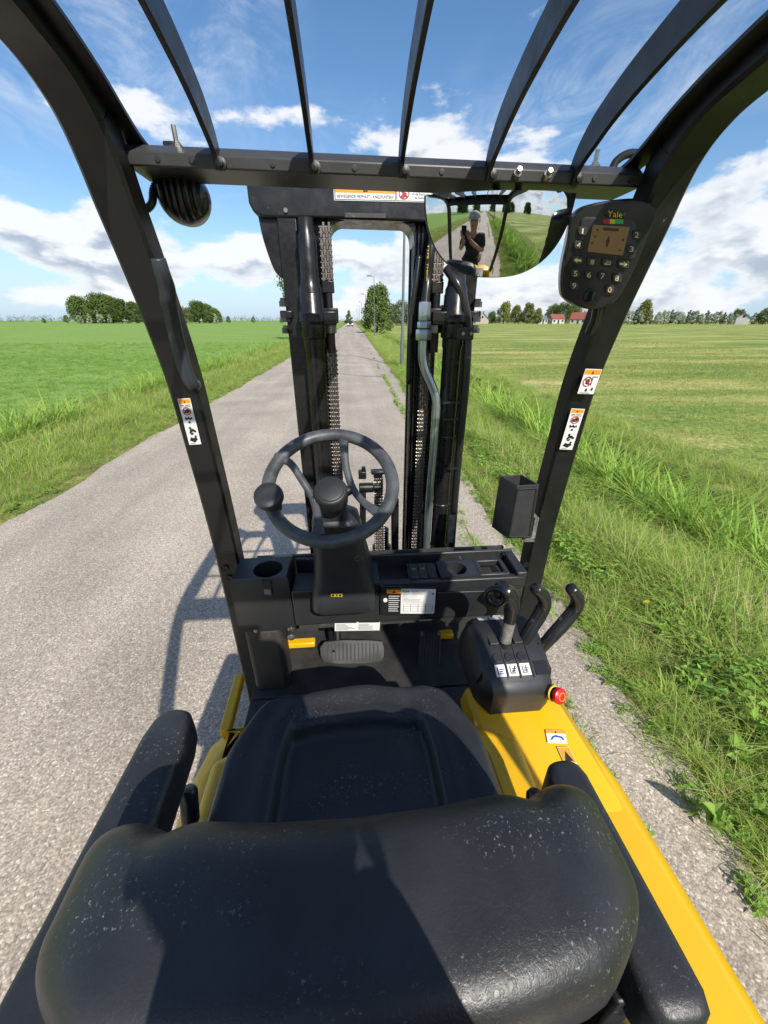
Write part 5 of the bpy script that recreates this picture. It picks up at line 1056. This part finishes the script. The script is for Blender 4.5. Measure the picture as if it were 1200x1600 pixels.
for px, D, s, rz in ((311, 300, .86, .3), (326, 303, .76, 1.9), (338, 300, .58, 2.6)): put(oakB, far(px, D), s, rz, 'round dark green tree of the smaller grove across the left field', group='trees of the smaller grove')
put(wilB, far(337, 282), .95, 1.7, 'small silvery bush at the foot of the smaller grove', 'bush')
smt = tree_proto('young_tree', 6, 4.2, 'bush_leaf', 1500, .4, .15, 12, 'dome')
for px, s in ((357, .8), (396, .75), (440, .7), (104, .9), (68, .55)): put(smt, far(px, 290 + U(-15, 15)), s, U(0, 6), 'lone small tree standing on the far edge of the left field', group='small trees along the far left field edge')
# roadside trees
rb = tree_proto('roadside_tree', 6.9, 4.6, 'bush_leaf', 7500, .27, .04, 40, 'dome'); put(rb, (4.2, 63, -.1), 1.0, 0, 'bushy young green tree on the right verge behind the lamp posts')
lt = tree_proto('roadside_tree', 7.0, 5.6, 'bush_leaf', 3600, .28, .35, 18, 'round'); put(lt, (-4.6, 45, -.1), 1.0, .7, 'spreading roadside tree on the left verge, half hidden by the mast')
et = tree_proto('distant_tree', 7.5, 6.0, 'oak_leaf', 1800, .5, .12, 14, 'cone'); put(et, far(545, 250), 1.0, 0, 'dark cone shaped tree at the end of the road beyond the car')
dk = tree_proto('broadleaf_tree', 9.5, 9, 'far_leaf', 3000, .5, .1, 18, 'dome')
for px, D, s, rz in ((612, 170, .9, 0), (628, 160, .95, 1), (645, 165, .85, 2), (668, 170, .8, 3)): put(dk, far(px, D), s, rz, 'greyish green tree behind the bushy roadside tree', group='greyish trees behind the roadside tree')
rtA = tree_proto('farm_tree', 11, 8.0, 'olive_leaf', 4200, .55, .12, 22, 'dome'); rtB = tree_proto('farm_tree', 10.5, 9.5, 'oak_leaf', 4200, .55, .10, 22, 'dome')
for px, D, s, rz in ((787, 250, 1.15, 0), (805, 252, .98, 1.1), (824, 248, 1.08, 2.0), (839, 225, .75, .7)): put(rtA, far(px, D), s, rz, {787: 'tallest light green rounded tree beside the cream cottage', 839: 'smallest light green tree, right beside the grey roofed shed'}.get(px, 'light green rounded tree between the cottage and the grey roofed shed'), group='light green farm trees')
for px, D, s, rz in ((768, 262, .7, 0), (862, 275, 1.15, 0), (878, 270, 1.25, 1.3), (895, 272, 1.15, 2.2), (925, 280, 1.0, .4), (950, 282, 1.0, 3)): put(rtB, far(px, D), s, rz, {768: 'low dark green tree beside the cream cottage', 862: 'dark green tree behind the low red roofed barn', 878: 'tallest dark green tree between barn and farmhouse', 895: 'dark green tree behind the red roofed farmhouse'}.get(px, 'dark green tree beyond the red roofed farmhouse, behind the pillar'), group='dark trees behind the farm')
put(rtA, far(1003, 200), 1.05, .5, 'tall olive green tree rising above the silvery willow row', 'tree')
wlR = [tree_proto('willow_bush', 6.0, 4.6, 'willow_leaf', 1700, .40, .06, 13, 'dome'), tree_proto('willow_bush', 6.6, 4.2, 'far_leaf', 1700, .40, .06, 13, 'cone')]
for k in range(22):
    kk = (k * 7 % 3) % 2
    put(wlR[(k * 7 % 3) % 2], far(980 + 9.4 * k + U(-3, 3), 205 + U(-8, 8)), U(.85, 1.15), U(0, 6), ('rounded silvery willow', 'narrow grey green willow')[kk] + ' in the row at the edge of the mown field', 'tree', ('rounded willows', 'narrow willows')[kk] + ' of the row at the mown field')
put(rtB, far(1194, 190), .72, 1.0, 'dark round tree at the end of the willow row', 'tree'); put(rtB, far(1150, 235), .78, 2.0, 'dark tree beside the white house', 'tree')
for k, (x, y) in enumerate(((-22, -70), (-30, -95), (-14, -110), (24, -90), (40, -120), (34, -140), (12, -150), (-40, -130), (60, -100), (75, -120))): put(oakB, (x, y, -.2), U(.7, 1.0), U(0, 6), 'round dark tree far behind the forklift, reflected in the mirror', group='trees behind the forklift')
def far_wood(name, spans, label):
    mb = MB()
    for px0, px1, D, h0, h1 in spans:
        a, b = far(px0, D), far(px1, D); n = max(4, int((b - a).length / 4.5)); L_ = []
        for k in range(n): hh = U(h0, h1); L_.append((a + (b - a) * (k / n) + V((0, U(-8, 8), hh * .45)), hh * .55, 1.0))
        leaf_quads(mb, L_, n * 38, 1.0)
    o = mb.build(name, 'far_leaf', recalc=False, flat=True); tag(o, label, 'woods', kind='stuff')
far_wood('far_woods', [(-120, 470, 620, 5, 10), (-120, 120, 480, 3.5, 8), (230, 460, 560, 4, 8), (520, 560, 420, 4, 8), (560, 760, 300, 3, 6), (700, 1300, 420, 5, 10)], 'low hazy line of woods along the horizon beyond the left field')
far_wood('hedge', [(740, 1000, 262, 2, 4), (960, 1300, 212, 2.2, 3.6)], 'low green hedge along the far edge of the mown field')
# ================================================================ farm buildings
def house(name, px, D, w, d, wh, rh, wall, roof, label, rz=0, gable_mat=None, chim=True):
    r0 = empty(name, far(px, D) + V((0, 0, .0))); r0.rotation_euler.z = rz; tag(r0, label, 'house', None)
    mb = MB(); x, y = w / 2, d / 2
    mb.add([V((-x, -y, 0)), V((x, -y, 0)), V((x, y, 0)), V((-x, y, 0)), V((-x, -y, wh)), V((x, -y, wh)), V((x, y, wh)), V((-x, y, wh)), V((-x, 0, wh + rh)), V((x, 0, wh + rh))], [(0, 1, 5, 4), (2, 3, 7, 6), (1, 2, 6, 9, 5), (3, 0, 4, 8, 7)]); mb.build('wall', wall, r0, flat=True)
    mb = MB(); e = .35; t = .15; sl = rh / y
    for s_ in (-1, 1): mb.hexa([V((-x - e, s_ * (y + e), wh - e * sl)), V((x + e, s_ * (y + e), wh - e * sl)), V((x + e, 0, wh + rh)), V((-x - e, 0, wh + rh))], [V((-x - e, s_ * (y + e), wh - e * sl + t)), V((x + e, s_ * (y + e), wh - e * sl + t)), V((x + e, 0, wh + rh + t)), V((-x - e, 0, wh + rh + t))])
    ro = mb.build('roof', roof, r0, flat=True)
    if chim: mb = MB(); mb.box((x * .5, 0, wh + rh + .3), (.7, .7, 1.2)); mb.build('chimney', 'wall_brick', ro, flat=True)
    for k in range(3):
        wx = -x + w * (k + .5) / 3
        if k == 1: mb = MB(); mb.box((wx, -y - .02, 1.05), (1.0, .08, 2.1)); mb.build('door', 'window_dark', r0, flat=True); continue
        mb = MB(); mb.box((wx, -y - .02, wh * .55), (1.3, .08, 1.2)); wo = mb.build('window', 'wall_white', r0, flat=True); mb = MB(); mb.box((wx, -y - .05, wh * .55), (1.1, .08, 1.0)); mb.build('pane', 'window_dark', wo, flat=True)
    for s_ in (-1, 1): mb = MB(); mb.box((s_ * (x + .02), 0, wh + rh * .3), (.08, 1.0, 1.1)); mb.build('window', 'window_dark', r0, flat=True)
    return r0
house('farmhouse', 905, 240, 8.5, 8, 2.6, 3.2, 'wall_cream', 'roof_red', 'red roofed farmhouse with a cream gable at the edge of the mown field', R(-38))
house('barn', 868, 245, 8.0, 6, 2.8, 2.2, 'wall_white', 'roof_red', 'low barn with a dull red roof and white wall among the farm trees', R(8), chim=False)
house('shed', 843, 240, 6.5, 6, 2.4, 1.8, 'wall_white', 'roof_grey', 'small shed with a blue grey roof beside the light green trees', R(20), chim=False)
house('cottage', 754, 245, 6.5, 7, 2.5, 3.2, 'wall_cream', 'roof_grey', 'cream gabled cottage beside the mast at the far field edge', R(70))
house('white_house', 1160, 190, 5, 5, 3.0, 1.8, 'wall_white', 'roof_grey', 'white house half hidden behind the willow row', R(50))
# ================================================================ lamp posts
def lamp_post():
    r0 = empty('lamp_post'); mb = MB(); mb.lathe((0, 0, -.3), (0, 0, 1), [(.075, 0), (.075, 1.45), (.055, 1.55), (.034, 6.1), (.03, 6.2)], 12); mb.build('pole', 'post_grey', r0)
    MB().tube([V((0, 0, 5.85)), V((-.1, 0, 5.93)), V((-.55, 0, 5.96))], .022, 8, smooth=4).build('arm', 'post_grey', r0)
    mb = MB(); mb.loft([[V((-.5 + a, b, 5.93 + z)) for a, b in rrect(w, d, .04, 4)] for w, d, z in ((.50, .16, 0), (.56, .20, .03), (.40, .12, .09))]); h = mb.build('lamp_head', 'post_grey', r0)
    mb = MB(); mb.box((-.52, 0, 5.924), (.36, .12, .012)); mb.build('lamp_glass', 'clear_lens', h); return r0
lp = lamp_post()
LPL = ['slim grey lamp post seen between the mast rails, its lamp hidden by the mast top', 'grey lamp post standing in front of the bushy roadside tree'] + ['grey lamp post further along the road beyond the bushy tree'] * 5 + ['grey lamp post on the verge behind the forklift'] * 2
for k, y in enumerate((16.6, 48, 80, 112, 144, 176, 208, -15, -46)):
    o = lp if k == 0 else copy_tree(lp); o.location = (xc(y) + (2.95 if k == 0 else 3.3), y, -.05); tag(o, LPL[k], 'lamp post', 'lamp posts along the road')
# ================================================================ oncoming car
def car():
    r0 = empty('car', (.42, 128, .0)); tag(r0, 'dark car with lit headlights coming along the road', 'car')
    mb = MB(); hw = .9
    secs = [(-2.15, .78, .35, .62), (-2.05, .86, .28, .80), (-1.1, .90, .24, .98), (-.9, .90, .24, 1.0), (1.7, .90, .24, 1.02), (2.1, .86, .3, .95), (2.2, .78, .4, .8)]
    mb.loft([[V((-w, y, z0 + .1)), V((-w * .9, y, z0)), V((w * .9, y, z0)), V((w, y, z0 + .1)), V((w, y, z1 - .12)), V((w * .94, y, z1)), V((-w * .94, y, z1)), V((-w, y, z1 - .12))] for y, w, z0, z1 in secs]); body_ = mb.build('body', 'car_paint', r0, bevel=.03)
    mb = MB(); mb.loft([[V((s_ * w, y, z)) for s_, w, y in ((-1, .86 - k, -.95 + 1.1 * k * 2), (1, .86 - k, -.95 + 1.1 * k * 2), (1, .86 - k, 1.9 - k), (-1, .86 - k, 1.9 - k))] for z, k in ((1.0, 0), (1.45, .2), (1.5, .26))]); mb.build('cabin', 'window_dark', r0, bevel=.03)
    MB().box((0, .75, 1.50), (1.2, 1.7, .03)).build('roof', 'car_paint', r0, bevel=.01)
    for sx in (-1, 1):
        MB().box((sx * .62, -2.10, .66), (.36, .12, .16)).build('headlight', 'headlight', r0, bevel=.02); MB().box((sx * .98, -.75, 1.05), (.16, .1, .12)).build('side_mirror', 'car_paint', r0, bevel=.02)
        for yy in (-1.3, 1.35): w = MB().lathe((sx * .92, yy, .33), (-sx, 0, 0), [(.20, 0), (.33, .02), (.33, .2), (.2, .22)], 20, cap=False).build('wheel', 'tyre', r0); MB().lathe((sx * .91, yy, .33), (-sx, 0, 0), [(.001, .0), (.21, .01), (.21, .2), (.001, .2)], 16).build('rim', 'steel', w)
    MB().box((0, -2.17, .48), (.52, .03, .11)).build('number_plate', 'plate_yellow', r0); MB().box((0, -2.13, .66), (.7, .05, .14)).build('grille', 'ink', r0)
car()
# ================================================================ plants one can pick out in the near verge
def big_leaf(l, w):
    mb = MB(); n = 7; vs = []
    for k in range(n + 1):
        t = k / n; ww = w / 2 * math.sin(math.pi * min(1, t * .96 + .04)) ** .8 * (1.15 - .4 * t); z = .30 * l * math.sin(t * 2.3) - .10 * l * t * t
        vs += [V((l * t, -ww, z + .12 * w)), V((l * t, 0, z)), V((l * t, ww, z + .12 * w))]
    mb.add(vs, [(3 * k + i, 3 * k + 3 + i, 3 * k + 4 + i, 3 * k + 1 + i) for k in range(n) for i in (0, 1)]); return mb.mesh('leaf', 'weed')
LV = [big_leaf(.20, .085), big_leaf(.15, .07), big_leaf(.24, .10)]
spots = [(1145, 1205, 9), (1100, 1300, 7), (1175, 1290, 8), (1085, 1105, 7), (1190, 1130, 8), (1010, 960, 7), (1120, 1010, 8)]
for k, (px, py, n) in enumerate(spots):
    p = at_z(px, py, -.05); s_ = p.x - xc(p.y); r0 = empty('broad_leaf_plant', (p.x, p.y, gz(s_))); tag(r0, 'broad leaved green plant in the grass of the right verge', 'plant', 'broad leaved plants on the right verge')
    for j in range(n):
        o = bpy.data.objects.new('leaf', random.choice(LV)); COL.objects.link(o); o.parent = r0; o.rotation_euler = (U(-.6, .6), -U(.3, 1.15), j * 2.4 + U(-.7, .7)); q = U(.28, .55); o.scale = (q, q, q); o.location = (0, 0, U(.0, .04))
def flower(px, py, D):
    p = at_y(px, py, D); r0 = empty('bindweed_flower', (p.x, p.y, p.z)); tag(r0, 'single white trumpet flower above the weeds beside the right ditch', 'flower')
    mb = MB(); n = 20; mb.loft([[V((r_ * math.cos(6.2832 * k / n), -h, r_ * math.sin(6.2832 * k / n) * (1 + .06 * math.sin(5 * 6.28 * k / n)))) for k in range(n)] for r_, h in ((.004, -.03), (.008, -.01), (.018, .0), (.026, .006))], cap=False); mb.build('petal', 'flower_white', r0, recalc=False)
    mb = MB(); mb.tube([V((0, .03, 0)), V((.01, .05, -.08)), V((.02, .03, -.35))], .002, 6, smooth=4); mb.build('stem', 'weed', r0)
flower(1160, 912, 2.1)
p = at_z(998, 972, -.02); mb = MB(); mb.add([V((-.022, 0, 0)), V((0, -.012, .004)), V((.024, 0, .006)), V((0, .012, .008))], [(0, 1, 2, 3)]); o = mb.build('fallen_leaf', 'leaf_yellow', recalc=False); o.location = (p.x, p.y, .14); tag(o, 'small fallen yellow leaf lying on the right verge grass', 'leaf')
# ================================================================ photographer behind the truck (seen in the mirror, shades the seat) and the phone
def skin_mesh(name, verts, edges, radii, mat, parent=None, root=0, sub=2):
    me = bpy.data.meshes.new(name); me.from_pydata([tuple(v) for v in verts], edges, []); o = bpy.data.objects.new(name, me); COL.objects.link(o); o.parent = parent; me.materials.append(M[mat])
    md = o.modifiers.new('skin', 'SKIN'); md.use_smooth_shade = True
    if not me.skin_vertices: me.attributes
    for i, sv in enumerate(me.skin_vertices[0].data): sv.radius = (radii[i] if isinstance(radii[i], tuple) else (radii[i], radii[i])); sv.use_root = (i == root)
    s_ = o.modifiers.new('sub', 'SUBSURF'); s_.levels = s_.render_levels = sub; return o
PX, PY = .075, -.60
BV = [(PX, PY, .95), (PX, PY + .04, 1.10), (PX, PY + .12, 1.27), (PX + .0, PY + .18, 1.42), (PX, PY + .23, 1.52), (PX, PY + .265, 1.60), (PX, PY + .29, 1.67), (PX, PY + .295, 1.75), (PX, PY + .29, 1.80),
      (PX - .17, PY + .18, 1.455), (PX - .25, PY + .22, 1.22), (PX - .13, PY + .45, 1.42), (PX - .115, PY + .51, 1.50),
      (PX + .17, PY + .18, 1.455), (PX + .22, PY + .24, 1.22), (PX + .04, PY + .45, 1.42), (PX - .005, PY + .51, 1.50),
      (PX - .09, PY, .88), (PX - .10, PY + .03, .50), (PX - .11, PY - .02, .09), (PX - .12, PY + .12, .04), (PX + .09, PY, .88), (PX + .10, PY + .03, .50), (PX + .11, PY - .02, .09), (PX + .12, PY + .12, .04)]
BE = [(0, 1), (1, 2), (2, 3), (3, 4), (4, 5), (5, 6), (6, 7), (7, 8), (3, 9), (9, 10), (10, 11), (11, 12), (3, 13), (13, 14), (14, 15), (15, 16), (0, 17), (17, 18), (18, 19), (19, 20), (0, 21), (21, 22), (22, 23), (23, 24)]
BR = [.14, .135, .145, (.15, .13), .06, .055, (.078, .088), (.083, .098), (.065, .075), .062, .045, .036, .028, .062, .045, .036, .028, .092, .062, .042, .04, .092, .062, .042, .04]
person = skin_mesh('person', BV, BE, BR, 'skin'); tag(person, 'person in black T-shirt and pale cap standing behind the forklift, holding up a phone', 'person')
sh_i = [0, 1, 2, 3, 9, 10, 13, 14]; mp = {b: a for a, b in enumerate(sh_i)}
sv_ = [V(BV[i]) for i in sh_i]; sv_[5] = sv_[4] + (sv_[5] - sv_[4]) * .8; sv_[7] = sv_[6] + (sv_[7] - sv_[6]) * .8; sv_.append(V(BV[3]) + V((0, .035, .075))); sv_.append(V(BV[0]) + V((0, -.01, -.12)))
skin_mesh('t_shirt', sv_, [(mp[a], mp[b]) for a, b in BE if a in mp and b in mp] + [(3, 8), (0, 9)], [.172, .160, .168, (.175, .155), .086, .070, .086, .070, .075, .175], 'shirt', person)
tr_i = [0, 17, 18, 19, 21, 22, 23]; mp = {b: a for a, b in enumerate(tr_i)}
skin_mesh('trousers', [BV[i] for i in tr_i], [(mp[a], mp[b]) for a, b in BE if a in mp and b in mp], [.162, .112, .084, .066, .112, .084, .066], 'trousers', person)
for sx in (-1, 1):
    mb = MB(); x = PX + sx * .115; mb.loft([[V((x + a * w, PY + .05 + b * l, z)) for a, b in rrect(1, 1, .42, 5)] for w, l, z in ((.10, .29, .0), (.105, .30, .03), (.095, .26, .07), (.08, .12, .12))]); mb.build('shoe', 'ink', person)
hc = V((PX, PY + .295, 1.745)); mb = MB(); rings = []
for ph in [R(a) for a in (-8, 5, 20, 40, 60, 78, 89)]: rings.append([hc + V((.103 * math.cos(ph) * math.cos(t), .118 * math.cos(ph) * math.sin(t), .03 + .098 * math.sin(ph))) for t in [6.2832 * k / 24 for k in range(24)]])
mb.loft(rings); cap = mb.build('cap', 'cap_cloth', person, angle=180)
mb = MB(); a = [hc + V((.095 * math.cos(t), .10 * math.sin(t), .03)) for t in [R(20 + 140 * k / 12) for k in range(13)]]; b = [hc + V((.085 * math.cos(t), .10 * math.sin(t) + .07 * math.sin(t), .012)) for t in [R(20 + 140 * k / 12) for k in range(13)]]
mb.loft([[p + V((0, 0, dz)) for p in a] + [p + V((0, 0, dz)) for p in b[::-1]] for dz in (0, .005)]); mb.build('cap_brim', 'cap_cloth', cap)
mb = MB(); mb.loft([[hc + V((a * w, .088 + d, z)) for a, d in ((-1, 0), (0, k), (1, 0), (0, -.02))] for w, k, z in ((.004, .006, .0), (.010, .016, -.02), (.015, .026, -.04), (.010, .012, -.05))]); mb.build('nose', 'skin', person)
for sx in (-1, 1):
    mb = MB(); mb.lathe(hc + V((sx * .088, -.005, -.02)), (sx, .2, 0), [(.012, 0), (.026, .006), (.028, .012), (.015, .014), (.001, .010)], 14); mb.build('ear', 'skin', person); mb = MB(); mb.lathe(hc + V((sx * .034, .088, -.008)), (0, 1, 0), [(.012, 0), (.011, .004), (.004, .006), (.001, .006)], 12); mb.build('eye', 'ink', person)
mb = MB(); mb.box(hc + V((0, .090, -.078)), (.045, .012, .010)); mb.build('mouth', 'ink_red', person, bevel=.004)
# phone: lens just behind the viewpoint
fwd, rt, up_ = _F, _R, _U; pc = CAMP - fwd * .012 - rt * .022 - up_ * .060
def cv(a, b, c): return pc + rt * a + up_ * b + fwd * c
mb = MB(); mb.loft([[cv(a * s_, b * s_ if False else b, c) for a, b in rrect(.075 * s_, .150, .010, 5)] for s_, c in ((.97, -.004), (1, -.003), (1, .003), (.97, .004))]); ph = mb.build('phone', 'ink'); tag(ph, 'black phone held up in both hands behind the driver seat', 'phone')
mb = MB()
for a, b in ((.022, .060), (.022, .040), (.008, .050)): mb.lathe(cv(a, b, .004), fwd, [(.008, 0), (.008, .002), (.006, .002), (.0005, .0016)], 16)
mb.build('lens', 'window_dark', ph)
def hand(sx, wrist):
    base = cv(sx * .050, -.050, -.022); wr = V(wrist); vs = [wr, (wr * .45 + base * .55), base]; ed = [(0, 1), (1, 2)]; rd = [.026, .030, .026]
    for f_ in range(4):
        b0 = cv(sx * .050, -.064 + .018 * f_, -.020); k = len(vs); q = (1, 1.1, 1.05, .85)[f_]
        vs += [b0, cv(sx * .049, -.066 + .019 * f_, -.002), cv(sx * (.040), -.066 + .019 * f_, .0085 * 1), cv(sx * (.040 - .016 * q), -.066 + .019 * f_, .0115)]; ed += [(2, k), (k, k + 1), (k + 1, k + 2), (k + 2, k + 3)]; rd += [.010, .0085, .008, .007]
    k = len(vs); vs += [cv(sx * .048, -.075, -.026), cv(sx * .040, -.060, -.020), cv(sx * .024, -.045, -.014)]; ed += [(1, k), (k, k + 1), (k + 1, k + 2)]; rd += [.013, .011, .009]
    skin_mesh('hand', vs, ed, rd, 'skin', person, root=0, sub=2)
hand(-1, BV[12]); hand(1, BV[16])
